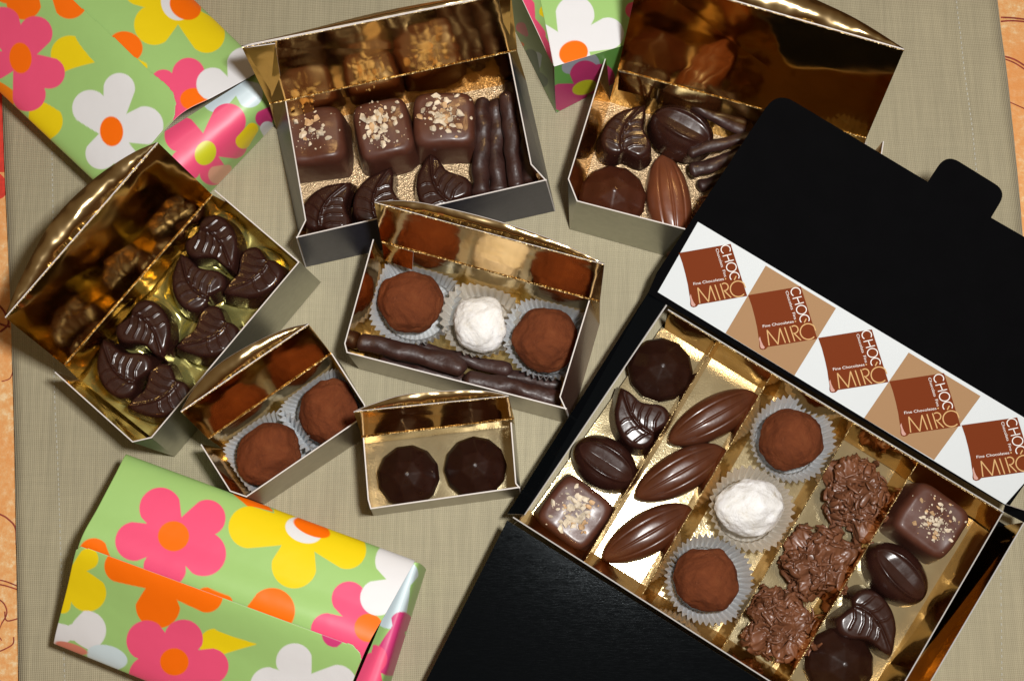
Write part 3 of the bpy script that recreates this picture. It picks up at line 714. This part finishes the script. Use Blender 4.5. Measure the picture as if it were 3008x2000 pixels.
# ================================================================== CHOCOLATES
def poly_dist(X, Y, line):
    d = np.full(X.shape, 1e9)
    for i in range(len(line)-1):
        x1, y1 = line[i]; x2, y2 = line[i+1]; dx, dy = x2-x1, y2-y1
        t = np.clip(((X-x1)*dx+(Y-y1)*dy)/(dx*dx+dy*dy+1e-9), 0, 1); d = np.minimum(d, np.hypot(X-x1-t*dx, Y-y1-t*dy))
    return d
def relief(name, outline, H, feat, mat, na=200, nr=40, edge=.22, drop=.34, flare=1.05, dome=.06, lump=0, seed=0):
    """moulded piece: outline(theta)->x,y ; rounded top with relief, side walls to the floor"""
    th = np.linspace(0, 2*math.pi, na, endpoint=False); ox, oy = outline(th)
    V, ts = [], list(np.linspace(0.02, 1, nr))
    rows = []
    for t in ts:
        x, y = ox*t, oy*t
        s = max(0, (t-(1-edge))/edge)
        z = H*(1-dome*t*t)-drop*H*(1-math.sqrt(max(0, 1-s*s)))
        z = np.full(x.shape, z)+feat(x, y, t)*(1 if s <= 0 else max(0, 1-s**3))
        rows.append((x, y, z))
    for q in (.85, .6, .3, 0):
        z0 = rows[nr-1][2]*q; k = 1+(flare-1)*(1-q)
        n_ = .03*np.sin(th*5+seed)*(1-q)*lump
        rows.append((ox*(k+n_), oy*(k+n_), z0))
    verts = [(0, 0, float(H+feat(np.zeros(1), np.zeros(1), 0)[0]))]
    for x, y, z in rows: verts += list(zip(x.tolist(), y.tolist(), z.tolist()))
    if lump:
        verts = [(x+.03*lump*mnoise.noise(Vector((x*2, y*2, z+seed))), y, z+.05*lump*mnoise.noise(Vector((x*1.4+seed, y*1.4, 3)))*(z > .1)) for x, y, z in verts]
    faces = [(0, 1+i, 1+(i+1) % na) for i in range(na)]
    for j in range(len(rows)-1):
        for i in range(na):
            a, b = 1+j*na+i, 1+j*na+(i+1) % na; faces.append((a, a+na, b+na, b))
    me = bpy.data.meshes.new(name)
    me.from_pydata([(v[0]*S, v[1]*S, v[2]*S) for v in verts], [], faces); me.materials.append(mat)
    me.polygons.foreach_set('use_smooth', [True]*len(me.polygons)); me.update()
    return me
def star(points):              # outline from a closed point list, as function of theta
    pts = smoothpts(points+[points[0]], 10)[:-1]
    ang = np.array([math.atan2(y, x) % (2*math.pi) for x, y in pts]); rad = np.array([math.hypot(x, y) for x, y in pts])
    o = np.argsort(ang); ang, rad = ang[o], rad[o]
    ang = np.concatenate([ang-2*math.pi, ang, ang+2*math.pi]); rad = np.concatenate([rad]*3)
    return lambda th: (np.interp(th, ang, rad)*np.cos(th), np.interp(th, ang, rad)*np.sin(th))
KL = .0076
lf = lambda l: [((x-672)*KL, -(y-760)*KL) for x, y in l]
leaf_out = lf([(782, 582), (786, 632), (776, 680), (770, 715), (782, 758), (806, 806), (812, 848), (795, 886), (752, 912), (712, 900), (680, 884), (655, 874), (618, 888), (570, 880), (534, 846), (524, 790), (540, 725), (580, 665), (640, 620), (700, 600), (742, 588)])
main_v = smoothpts(lf([(650, 895), (638, 830), (645, 770), (672, 710), (712, 660), (762, 606)]), 6)
side_v = [lf(l) for l in ([(632, 838), (592, 815), (556, 800)], [(640, 785), (606, 752), (572, 738)], [(662, 728), (632, 694), (606, 684)],
    [(655, 862), (705, 838), (762, 838)], [(650, 812), (700, 788), (758, 784)], [(662, 762), (705, 742), (748, 740)], [(692, 706), (724, 694), (750, 694)])]
def leaf_feat(x, y, t):
    d = poly_dist(x, y, main_v); z = .075*np.exp(-(d/.05)**2)-.012*np.exp(-((d-.15)/.08)**2)
    for s in side_v:
        d = poly_dist(x, y, s); z = z+.045*np.exp(-(d/.045)**2)
    return z
ME = {}
ME['leaf'] = relief('leaf_chocolate', star(leaf_out), 1.25, leaf_feat, M['dark_choc'], 260, 60, .20, .24, 1.13, .06)
el = lambda a, b, n=2: (lambda th: (a*np.sign(np.cos(th))*np.abs(np.cos(th))**(2/n), b*np.sign(np.sin(th))*np.abs(np.sin(th))**(2/n)))
def bean_feat(x, y, t):
    a, b = 1.18, .50           # lens-shaped hollow round the groove
    w_ = b*np.sqrt(np.clip(1-(x/a)**2, 1e-4, 1)); e = np.abs(y)-w_
    f = np.clip(1.25-np.abs(x)/a, 0, 1)**.5
    z = .10*np.exp(-(e/.06)**2)*f
    return z-.17*np.clip(1-np.abs(y)/(w_+.02), 0, 1)**.8*f
ME['bean'] = relief('coffee_bean_chocolate', el(1.38, 1.02), 1.35, bean_feat, M['dark_choc'], 200, 46, .55, .55, 1.04, .12)
def pod_out(th):
    x = np.cos(th)*2.2; y = np.sign(np.sin(th))*.90*np.abs(np.sin(th))**1.25*(1+.06*np.cos(th)); return x, y
def pod_feat(x, y, t):
    wv = .90*np.clip(1-(np.abs(x)/2.2)**2, .02, 1)**.62; q = y/wv
    z = 0*x
    for k in (-.56, -.04, .5): z = z-.055*np.exp(-((q-k)/.06)**2)
    return z*np.clip(1-(np.abs(x)/2.2)**4, 0, 1)-.25*(np.abs(x)/2.2)**2.4
for nm, mt in (('pod', 'pod_choc'), ('pod_milk', 'milk_choc')):
    ME[nm] = relief('cocoa_pod_chocolate', pod_out, 1.15, pod_feat, M[mt], 200, 44, .75, .62, 1.02, .1)
for k in range(5):
    ME['sq%d' % k] = relief('square_chocolate', el(1.19, 1.19, 5), 1.9, lambda x, y, t, k=k: .03*np.sin(x*3+k)+.02*np.sin(y*4+k*2), M['square_choc'], 140, 30, .24, .2, 1.10, .02, .9, k*3.1)
def facet_dome(seed, mat, n=12):
    rnd = random.Random(seed); vs = [(0, 0, 1.45)]; rings = [(.62, 1.16, n//2), (1.22, .62, n), (1.36, .36, n), (1.30, 0, n)]
    idx = []
    for r, z, k in rings:
        row = []
        for i in range(k):
            a = 2*math.pi*(i+(.5 if k == n else 0))/k; row.append(len(vs)); vs.append((r*math.cos(a), r*math.sin(a), z))
        idx.append(row)
    f = []; a, b = idx[0], idx[1]; m = len(a)
    for i in range(m): f.append((0, a[i], a[(i+1) % m]))
    for i in range(m):
        o0, o1, o2 = b[(2*i-1) % n], b[(2*i) % n], b[(2*i+1) % n]
        f += [(a[i], o0, o1), (a[i], o1, a[(i+1) % m]), (a[(i+1) % m], o1, o2)]
    for u, v in ((idx[1], idx[2]), (idx[2], idx[3])):
        for i in range(n): f.append((u[i], v[i], v[(i+1) % n], u[(i+1) % n]))
    me = bpy.data.meshes.new('faceted_chocolate'); me.from_pydata([tuple(c_*S for c_ in v) for v in vs], [], f)
    me.materials.append(mat); me.update(); return me
ME['dome'] = facet_dome(1, M['dome_choc']); ME['dome_milk'] = facet_dome(2, M['milk_dome'])
def bevel_mod(o, wd):
    md = o.modifiers.new('bevel', 'BEVEL'); md.width = wd*S; md.segments = 3; md.limit_method = 'ANGLE'; md.angle_limit = R(6); md.harden_normals = False
def put(me, name, x, y, zb, ztop, rot, label, cat, group=None, scale=1):
    """stand the piece on height zb; x, y is where its top centre was measured"""
    p = P(x, y, ztop); o = bpy.data.objects.new(name, me); COL.objects.link(o)
    o.location = (p.x*S, p.y*S, zb*S); o.rotation_euler = (0, 0, R(rot))
    o.scale = (scale,)*3 if not isinstance(scale, tuple) else scale
    return tag(o, label, cat, group)
# leaves (rot: from measured tip direction)
def tilt(o, ax, ay): o.rotation_euler.x = R(ax); o.rotation_euler.y = R(ay)
LG = 'leaf-shaped dark chocolates'
leafs = [(628, 702, 1.3, -115, 'leaf chocolate nearest the top hinge corner of the seven-leaf box'), (749, 808, 1.3, 152, 'leaf chocolate in the right-hand corner of the seven-leaf box, against the pale wall'),
    (564, 834, 1.3, 58, 'glossy leaf chocolate in the middle of the seven-leaf box, tip up'), (421, 955, 1.3, -118, 'leaf chocolate against the hinge between two others, tip pointing down'),
    (615, 984, 1.3, 142, 'leaf chocolate halfway along the pale front wall of the seven-leaf box'), (348, 1079, 1.3, 64, 'leaf chocolate in the lower left corner of the seven-leaf box, tip up'),
    (469, 1153, 1.3, 143, 'leaf chocolate at the bottom end of the seven-leaf box, tip pointing left')]
rl = random.Random(5)
for x, y, zb, r_, lab in leafs: tilt(put(ME['leaf'], 'leaf_chocolate', x, y, zb, zb+1.35, r_, lab, 'chocolate', LG, 1.04), rl.uniform(-4, 4), rl.uniform(-4, 4))
for x, y, zb, r_, lab, s in ((960, 612, .15, -6, 'leaf chocolate in the front left corner of the navy box', 1.1), (1108, 582, .15, 11, 'leaf chocolate in the navy box partly behind the gold lid in front', 1.1),
    (1291, 545, .15, 47, 'leaf chocolate beside the sticks in the navy box, tip up', 1.13), (1842, 388, .5, 0, 'leaf chocolate in the pearl grey box beside the coffee bean chocolate', 1.08),
    (1878, 1232, ZT, 59, 'leaf chocolate between dome and bean in the left compartment of the large box', 1.06), (2559, 1822, ZT, -119, 'leaf chocolate below the bean in the right compartment of the large box', 1.1)):
    put(ME['leaf'], 'leaf_chocolate', x, y, zb, zb+1.25*s, r_, lab, 'chocolate', LG, s)
BG = 'coffee bean chocolates'
put(ME['bean'], 'coffee_bean_chocolate', 2008, 370, .9, 2.2, -30, 'bean-shaped dark chocolate touching the sticks in the pearl grey box', 'chocolate', BG, 1.16)
put(ME['bean'], 'coffee_bean_chocolate', 1780, 1355, ZT, ZT+1.3, -33, 'bean-shaped dark chocolate above the nutty square in the left compartment', 'chocolate', BG, 1.12)
put(ME['bean'], 'coffee_bean_chocolate', 2648, 1684, ZT, ZT+1.3, -48, 'bean-shaped dark chocolate in the right compartment of the large box', 'chocolate', BG, 1.12)
PG = 'cocoa pod chocolates'
put(ME['pod_milk'], 'cocoa_pod_chocolate', 1972, 588, .15, 1.3, 96, 'paler milk chocolate cocoa pod in the pearl grey box', 'chocolate', PG, 1.16)
for x, y, n_ in ((2100, 1220, 'topmost'), (2003, 1383, 'middle'), (1908, 1563, 'bottom')):
    put(ME['pod'], 'cocoa_pod_chocolate', x, y, ZT, ZT+1.1, 29, n_+' of three pod-shaped chocolates in one compartment of the large box', 'chocolate', PG, 1.04)
DG = 'faceted round dark chocolates'
for m_, x, y, zb, r_, lab, s in (('dome_milk', 1803, 566, .15, 20, 'faceted round chocolate in the front corner of the pearl grey box', 1.2), ('dome', 1195, 1393, .2, 8, 'faceted round chocolate on the left in the smallest box', 1.06),
    ('dome', 1395, 1367, .2, 20, 'faceted round chocolate on the right in the smallest box', 1.06), ('dome', 1946, 1076, ZT, 10, 'faceted round chocolate at the top of the large box, left compartment', 1.11),
    ('dome', 2478, 1950, ZT, 25, 'faceted round chocolate cut off by the bottom edge of the photograph', 1.14)):
    bevel_mod(put(ME[m_], 'faceted_chocolate', x, y, zb, zb+1.2, r_, lab, 'chocolate', DG, s), .055)
# squares with nuts
def crumbs(parent, me, n, cx, cy, sx, sy, top, seed, smin=.025, smax=.17):
    rnd = random.Random(seed); vs, fs, mi_ = [], [], []
    for i in range(n):
        u = rnd.random(); r = smin+(smax-smin)*u**3.2
        x, y = cx+rnd.gauss(0, sx), cy+rnd.gauss(0, sy)
        if abs(x) > 1.08 or abs(y) > 1.08: continue
        k = len(vs); rot = Matrix.Rotation(rnd.uniform(0, 6.3), 3, 'Z') @ Matrix.Rotation(rnd.uniform(-.6, .6), 3, 'X')
        pts = []
        for a, b, c_ in ((1, 0, 0), (-1, 0, 0), (0, 1, 0), (0, -1, 0), (.2, .1, 1), (0, 0, -.6), (.7, .7, .25), (-.6, .55, .4), (.5, -.7, .35), (-.7, -.6, .2)):
            v = Vector((a, b*.75, c_*.6))*r*rnd.uniform(.7, 1.2); pts.append(rot @ v)
        import bmesh
        bm_ = bmesh.new()
        for p in pts: bm_.verts.new(p)
        res = bmesh.ops.convex_hull(bm_, input=bm_.verts); bm_.verts.index_update()
        off = Vector((x, y, top+r*.28-(.12*max(0, max(abs(x), abs(y))-.85)/.2)))
        vmap = {v.index: k+j for j, v in enumerate(bm_.verts)}
        bm_.verts.ensure_lookup_table()
        vs += [v.co+off for v in bm_.verts]; t = 1 if rnd.random() < .22 else 0
        for f in bm_.faces: fs.append(tuple(vmap[v.index] for v in f.verts)); mi_.append(t)
        bm_.free()
    m2 = bpy.data.meshes.new('nut_topping'); m2.from_pydata([tuple(v*S) for v in vs], [], fs)
    m2.materials.append(M['nut']); m2.materials.append(M['nut_dark']); m2.polygons.foreach_set('material_index', mi_); m2.update()
    o = bpy.data.objects.new('nut_topping', m2); COL.objects.link(o); o.parent = parent; return o
SG = 'square chocolates topped with chopped nuts'
for i, (x, y, zb, r_, lab, s, n, cx, cy, sx, sy) in enumerate(((922, 392, .2, 7, 'nut-topped square chocolate at the left wall of the navy box', (1.16, 1.18, 1.2), 65, -.05, .05, .36, .42),
    (1124, 372, .2, 12, 'middle square chocolate of the navy box, most thickly covered in nuts', (1.10, 1.22, 1.2), 150, -.05, .1, .45, .50),
    (1303, 345, .2, 2, 'nut-topped square chocolate beside the sticks in the navy box', (1.22, 1.14, 1.2), 110, -.05, .1, .42, .38),
    (1690, 1502, ZT, -37, 'nut-topped square chocolate at the left corner of the large box', (1.12, 1.08, .9), 140, -.05, 0, .42, .42),
    (2742, 1527, ZT, -37, 'square chocolate with fine crumbs at the right end of the large box', (1.16, 1.10, 1.0), 130, .12, .05, .50, .42))):
    zt = zb+1.9*s[2]; o = put(ME['sq%d' % i], 'square_chocolate', x, y, zb, zt, r_, lab, 'chocolate', SG, s)
    crumbs(o, None, int(n*1.25), cx, cy, sx, sy, 1.90, 40+i, .025, .20 if i < 4 else .13)
# truffles and paper cases
def cup_mesh(nf, r0, r1, hh, mat, seed):
    rnd = random.Random(seed); n = nf*6; rows = 9; vs, fs = [(0, 0, .02)], []
    for j in range(rows):
        t = j/(rows-1)
        for i in range(n):
            a = 2*math.pi*i/n; ph = math.cos(nf*a)
            zig = 1-abs((i % 6)-3)/3
            rr = (r0+(r1-r0)*t**.9)*(1+.035*mnoise.noise(Vector((math.cos(a)*1.5, math.sin(a)*1.5, seed))) * t)+ph*.085*min(1, t*2.5+.15)*r1/1.8
            vs.append((rr*math.cos(a), rr*math.sin(a), .02+hh*t**1.15+(.05*ph+.03*rnd.uniform(-1, 1)*(i % 6 == 0))*t**3))
    for i in range(n): fs.append((0, 1+i, 1+(i+1) % n))
    for j in range(rows-1):
        for i in range(n): a, b = 1+j*n+i, 1+j*n+(i+1) % n; fs.append((a, b, b+n, a+n))
    me = bpy.data.meshes.new('paper_case'); me.from_pydata([tuple(c_*S for c_ in v) for v in vs], [], fs); me.materials.append(mat)
    me.polygons.foreach_set('use_smooth', [True]*len(me.polygons)); me.update(); return me
def lump_mesh(name, rx, ry, rz, mat, seed, amp=.16, sub=5, facet=.5):
    import bmesh
    bm_ = bmesh.new(); bmesh.ops.create_icosphere(bm_, subdivisions=sub, radius=1)
    rnd = random.Random(seed); planes = [(Vector((rnd.gauss(0, 1), rnd.gauss(0, 1), rnd.gauss(0, 1)+.2)).normalized(), rnd.uniform(.80, .97)) for _ in range(15)]
    for v in bm_.verts:
        p = v.co.normalized(); m_ = 1.0
        for n_, d_ in planes:            # flattened patches, as if rolled by hand
            k = p.dot(n_)
            if k > 0: m_ = min(m_, d_/k) if d_/k > .5 else m_
        m_ = 1+(m_-1)*facet
        m_ *= 1+amp*.55*mnoise.noise(p*1.6+Vector((seed, 0, 0)))+amp*.22*mnoise.noise(p*4.5+Vector((0, seed, 0)))+amp*.10*mnoise.noise(p*11+Vector((0, 0, seed)))
        m_ += -.03*max(0, 1-abs(mnoise.noise(p*2.6+Vector((seed*2, 3, 0))))*14)*facet
        v.co = Vector((p.x*rx*m_, p.y*ry*m_, p.z*rz*m_))
    me = bpy.data.meshes.new(name); bm_.to_mesh(me); bm_.free()
    me.transform(Matrix.Scale(S, 4)); me.materials.append(mat)
    me.polygons.foreach_set('use_smooth', [True]*len(me.polygons)); me.update(); return me
TG, CG = 'cocoa-dusted truffles', 'fluted paper cases'
tr = [ # cup x,y,diameter px, truffle x,y, rx, ry, rot, kind, zbase, label, cup label
    (1213, 876, 280, 1205, 881, 1.50, 1.48, 0, 'cocoa', .15, 'cocoa truffle at the left in the centre box', 'grey-white paper case at the left of the centre box', 44),
    (1411, 934, 234, 1409, 946, 1.26, 1.32, 0, 'sugar', .15, 'small round sugar-dusted white truffle in the centre box', 'pale paper case round the small white truffle in the centre box', 30),
    (1612, 985, 262, 1603, 993, 1.48, 1.52, 20, 'cocoa', .15, 'cocoa truffle at the right wall of the centre box', 'paper case tucked against the right wall of the centre box', 44),
    (782, 1332, 264, 785, 1330, 1.52, 1.30, 42, 'cocoa', .15, 'lower left cocoa truffle in the small two-truffle box', 'paper case at the lower left in the two-truffle box', 46),
    (951, 1200, 264, 961, 1208, 1.38, 1.52, 0, 'cocoa', .15, 'upper right cocoa truffle in the small two-truffle box', 'paper case at the upper right in the two-truffle box', 46),
    (2455, 490, 240, 2455, 490, 1.4, 1.3, 0, 'sugar', .15, 'sugar-dusted truffle under the black lid, seen only as a pale reflection in the gold lid', 'paper case under the black lid, seen reflected round the pale truffle', 40),
    (2331, 1288, 248, 2329, 1288, 1.42, 1.42, 0, 'cocoa', ZT, 'smooth cocoa truffle near the printed band in the large box', 'paper case nearest the printed band in the large box', 42),
    (2209, 1494, 244, 2207, 1487, 1.55, 1.22, 8, 'sugar', ZT, 'oblong sugar-dusted white truffle in the large box', 'cream greased paper case round the oblong white truffle', 34),
    (2084, 1702, 256, 2080, 1703, 1.44, 1.42, 0, 'cocoa', ZT, 'squarish cocoa truffle near the black front flap of the large box', 'paper case nearest the black front flap in the large box', 44)]
for i, (cx, cy, cd, tx, ty, rx, ry, rot, kd, zb, lab, clab, nf) in enumerate(tr):
    r1 = cd/2/ppc(cx, cy, zb+1.7)
    me = cup_mesh(nf, r1*.74, r1, 1.5, M['cup_warm' if kd == 'sugar' else 'cup'], i*3.7+1)
    p = P(cx, cy, zb+1.6); o = bpy.data.objects.new('paper_case', me); COL.objects.link(o); o.location = (p.x*S, p.y*S, zb*S); o.rotation_euler.z = R(i*31)
    tag(o, clab, 'paper case', CG)
    bk = 'centre' if i < 3 else 'truffles' if i < 5 else None
    if bk: clamp_in(o, bk, .04, .45)
    me = lump_mesh('truffle', rx, ry, 1.28 if kd == 'cocoa' else 1.1, M[kd], i*5.3+2, .16 if kd == 'cocoa' else .17, 5, .55 if kd == 'cocoa' else .65)
    zc = zb+1.38; p = P(tx, ty, zc+.35); o = bpy.data.objects.new('cocoa_truffle' if kd == 'cocoa' else 'sugar_truffle', me); COL.objects.link(o)
    o.location = (p.x*S, p.y*S, zc*S); o.rotation_euler.z = R(rot)
    if bk: clamp_in(o, bk, .16)
    tag(o, lab, 'truffle', TG if kd == 'cocoa' else 'sugar-dusted truffles')
# flake clusters
def cluster(seed, rx, ry, rz, nfl=150):
    import bmesh
    rnd = random.Random(seed); bm_ = bmesh.new(); bmesh.ops.create_icosphere(bm_, subdivisions=6, radius=1)
    def env(p): return .82+.50*mnoise.noise(p*1.5+Vector((seed, 0, 0)))+.30*mnoise.noise(p*3.3+Vector((0, seed, 0)))
    for v in bm_.verts:
        p = v.co.normalized(); cell = mnoise.cell_vector(p*5+Vector((seed, 0, 0)))
        m_ = env(p)+.10*(1-abs(mnoise.noise(p*6+Vector((seed, 0, 0))))*3)+.05*mnoise.noise(p*14)
        v.co = Vector((p.x*rx*m_, p.y*ry*m_, max(-.6, p.z*rz*m_)))
    for k in range(nfl):
        a, b = rnd.uniform(0, 2*math.pi), math.acos(rnd.uniform(-.25, 1)); d = Vector((math.sin(b)*math.cos(a), math.sin(b)*math.sin(a), math.cos(b)))
        m_ = env(d)+rnd.uniform(-.03, .16); pos = Vector((d.x*rx*m_, d.y*ry*m_, d.z*rz*m_))
        q = d.to_track_quat('Z', 'Y').to_matrix() @ Matrix.Rotation(rnd.uniform(0, 6.3), 3, 'Z') @ Matrix.Rotation(rnd.gauss(0, .8), 3, 'X') @ Matrix.Rotation(rnd.gauss(0, .4), 3, 'Y')
        L_, W_, T_ = rnd.uniform(.14, .42), rnd.uniform(.08, .22), rnd.uniform(.03, .07); bend = rnd.uniform(-1.2, 1.2); nx = 6
        rows = []                      # a bent, torn flake with ragged ends
        for i in range(nx+1):
            u = -1+2*i/nx; wd = W_*(1-.55*u*u)*rnd.uniform(.7, 1.2); x = u*L_; z = bend*x*x; off = .05*mnoise.noise(Vector((x*6, k, 0)))
            rows.append([bm_.verts.new(q @ Vector((x, off+sy*wd, z+sz*T_*(1-.5*abs(u))))+pos) for sy, sz in ((-1, 0), (-.55, 1), (.5, .9), (1, -.1), (0, -1))])
        for i in range(nx):
            for j in range(5): bm_.faces.new((rows[i][j], rows[i+1][j], rows[i+1][(j+1) % 5], rows[i][(j+1) % 5]))
        bm_.faces.new(rows[0]); bm_.faces.new(rows[-1][::-1])
    bmesh.ops.recalc_face_normals(bm_, faces=bm_.faces)
    me = bpy.data.meshes.new('flake_cluster'); bm_.to_mesh(me); bm_.free(); me.transform(Matrix.Scale(S, 4)); me.materials.append(M['rocher_choc'])
    me.polygons.foreach_set('use_smooth', [True]*len(me.polygons)); me.update(); return me
RG = 'crunchy milk chocolate flake clusters'
for i, (x, y, rx, ry, rot, lab) in enumerate(((2520, 1446, 1.36, 1.74, 8, 'crunchy flake cluster nearest the printed band'), (2414, 1652, 1.56, 1.50, 0, 'widest crunchy flake cluster, middle of its compartment'),
        (2286, 1836, 1.44, 1.56, -20, 'crunchy flake cluster nearest the bottom edge of the photograph'))):
    zc = ZT+.65; p = P(x, y, zc+.3); o = bpy.data.objects.new('flake_cluster', cluster(11+i*7, rx, ry, 1.1)); COL.objects.link(o)
    o.location = (p.x*S, p.y*S, zc*S); o.rotation_euler.z = R(rot); tag(o, lab, 'chocolate', RG)
p = P(2085, 630, 1.0); o = bpy.data.objects.new('flake_cluster', cluster(77, .75, .8, .7, 60)); COL.objects.link(o)
o.location = (p.x*S, p.y*S, .75*S); tag(o, 'milk chocolate flake cluster peeking out from under the large black lid', 'chocolate', RG)
p = P(2285, 470, 1.0); o = bpy.data.objects.new('flake_cluster', cluster(91, 1.2, 1.3, .9, 60)); COL.objects.link(o)
o.location = (p.x*S, p.y*S, .8*S); tag(o, 'flake cluster under the black lid, seen as an amber reflection', 'chocolate', RG)
# sticks
def stick(a, b, r, lab, seed, flat_=.8, bow=.0):
    A, B = P(*a), P(*b); n = 44; pts = []
    side = (B-A).normalized().cross(Vector((0, 0, 1)))
    for i in range(n+1):
        t = i/n; pts.append(A.lerp(B, t)+side*(bow*math.sin(math.pi*t)+.035*mnoise.noise(Vector((t*3, seed, 0))))+Vector((0, 0, .04*mnoise.noise(Vector((t*4, seed, 5))))))
    tp = lambda t: (min(1, (min(t, 1-t)*n/2.2+.02))**.5)*(1+.16*mnoise.noise(Vector((t*5+seed, 1, 0))))
    o = tube('chocolate_stick', pts, r, M['stick_choc'], None, 16, tp, .35, seed, flat_)
    return tag(o, lab, 'chocolate stick', 'chocolate-coated sticks')
stick((1418, 286, 1.2), (1412, 584, 1.0), .42, 'chocolate stick lying against the third nutty square in the navy box', 1, 1.1)
stick((1455, 290, 1.0), (1463, 574, .8), .42, 'second chocolate stick from the nutty squares in the navy box', 2, 1.1)
stick((1488, 268, 1.8), (1515, 560, 1.2), .38, 'round glossy chocolate stick third from the nutty squares in the navy box', 3)
stick((1517, 292, 1.2), (1560, 540, 1.0), .42, 'chocolate stick nearest the right wall of the navy box', 4)
stick((1500, 236, .6), (1508, 420, .6), .30, 'chocolate stick at the back right corner of the navy box, under the others', 5)
stick((1437, 300, .45), (1440, 596, .45), .34, 'chocolate stick at the bottom of the pile in the navy box', 6)
stick((2022, 292, 2.4), (2190, 392, 1.9), .27, 'rough chocolate stick leaning above the bean in the pearl grey box', 7, .9, .1)
stick((2008, 262, 1.7), (2215, 350, 1.5), .27, 'thin chocolate stick along the back wall of the pearl grey box', 8, .9)
stick((2100, 318, 1.2), (2290, 420, 1.0), .26, 'chocolate stick vanishing under the black lid in the pearl grey box', 9, .9)
stick((2020, 452, 2.0), (2230, 392, 2.2), .27, 'uppermost of three short chocolate sticks beside the milk chocolate pod', 10, .9)
stick((2026, 506, 1.4), (2220, 438, 1.6), .34, 'thickest chocolate stick beside the milk chocolate pod', 11, .7)
stick((2048, 548, .6), (2190, 500, .6), .27, 'lowest of the three short chocolate sticks beside the milk chocolate pod', 12, .9)
stick((1045, 1004, 1.8), (1372, 1082, 1.6), .44, 'smooth thick chocolate stick along the front of the centre box', 13, .9, -.1)
stick((1225, 1020, .9), (1506, 1090, .9), .30, 'thin chocolate stick behind the thick ones in the centre box', 14, .7)
stick((1362, 1108, 1.6), (1655, 1172, 1.6), .46, 'wavy thick chocolate stick at the front right of the centre box', 15, .8)
stick((1110, 1060, .7), (1370, 1122, .7), .36, 'chocolate stick lying under the thick stick in the centre box', 16, .8)
stick((1480, 1098, .7), (1650, 1136, .7), .30, 'short chocolate stick beneath the right truffle in the centre box', 17, .8)

# raised gold bed under the leaves
vs_, fs_ = [], []; NU, NV = 90, 60
q = [P(500, 1325, 0), P(930, 830, 0), P(680, 612, 0), P(256, 1125, 0)]
cells = [P(x, y, 1.3) for x, y, *_ in leafs]
for j in range(NV+1):
    for i in range(NU+1):
        u, v = i/NU, j/NV; p = (q[0].lerp(q[1], u)).lerp(q[3].lerp(q[2], u), v)
        d = sorted((p-Vector((c_.x, c_.y, 0))).length for c_ in cells)
        z = 1.15-.75*max(0, 1-abs(d[0]-1.75)/.5)*0-.5*min(1, max(0, (d[0]-1.0)/.5))+.05*mnoise.noise(p*1.5)
        vs_.append((p.x, p.y, z))
for j in range(NV):
    for i in range(NU): a = j*(NU+1)+i; fs_.append((a, a+1, a+NU+2, a+NU+1))
mk('moulded_tray', vs_, fs_, M['gold_tray'], BX['leaves'], True)

for o in bpy.data.objects:
    if '_c' in o: del o['_c']
scene.cycles.max_bounces = 10; scene.cycles.glossy_bounces = 6; scene.cycles.diffuse_bounces = 3
scene.cycles.sample_clamp_indirect = 6
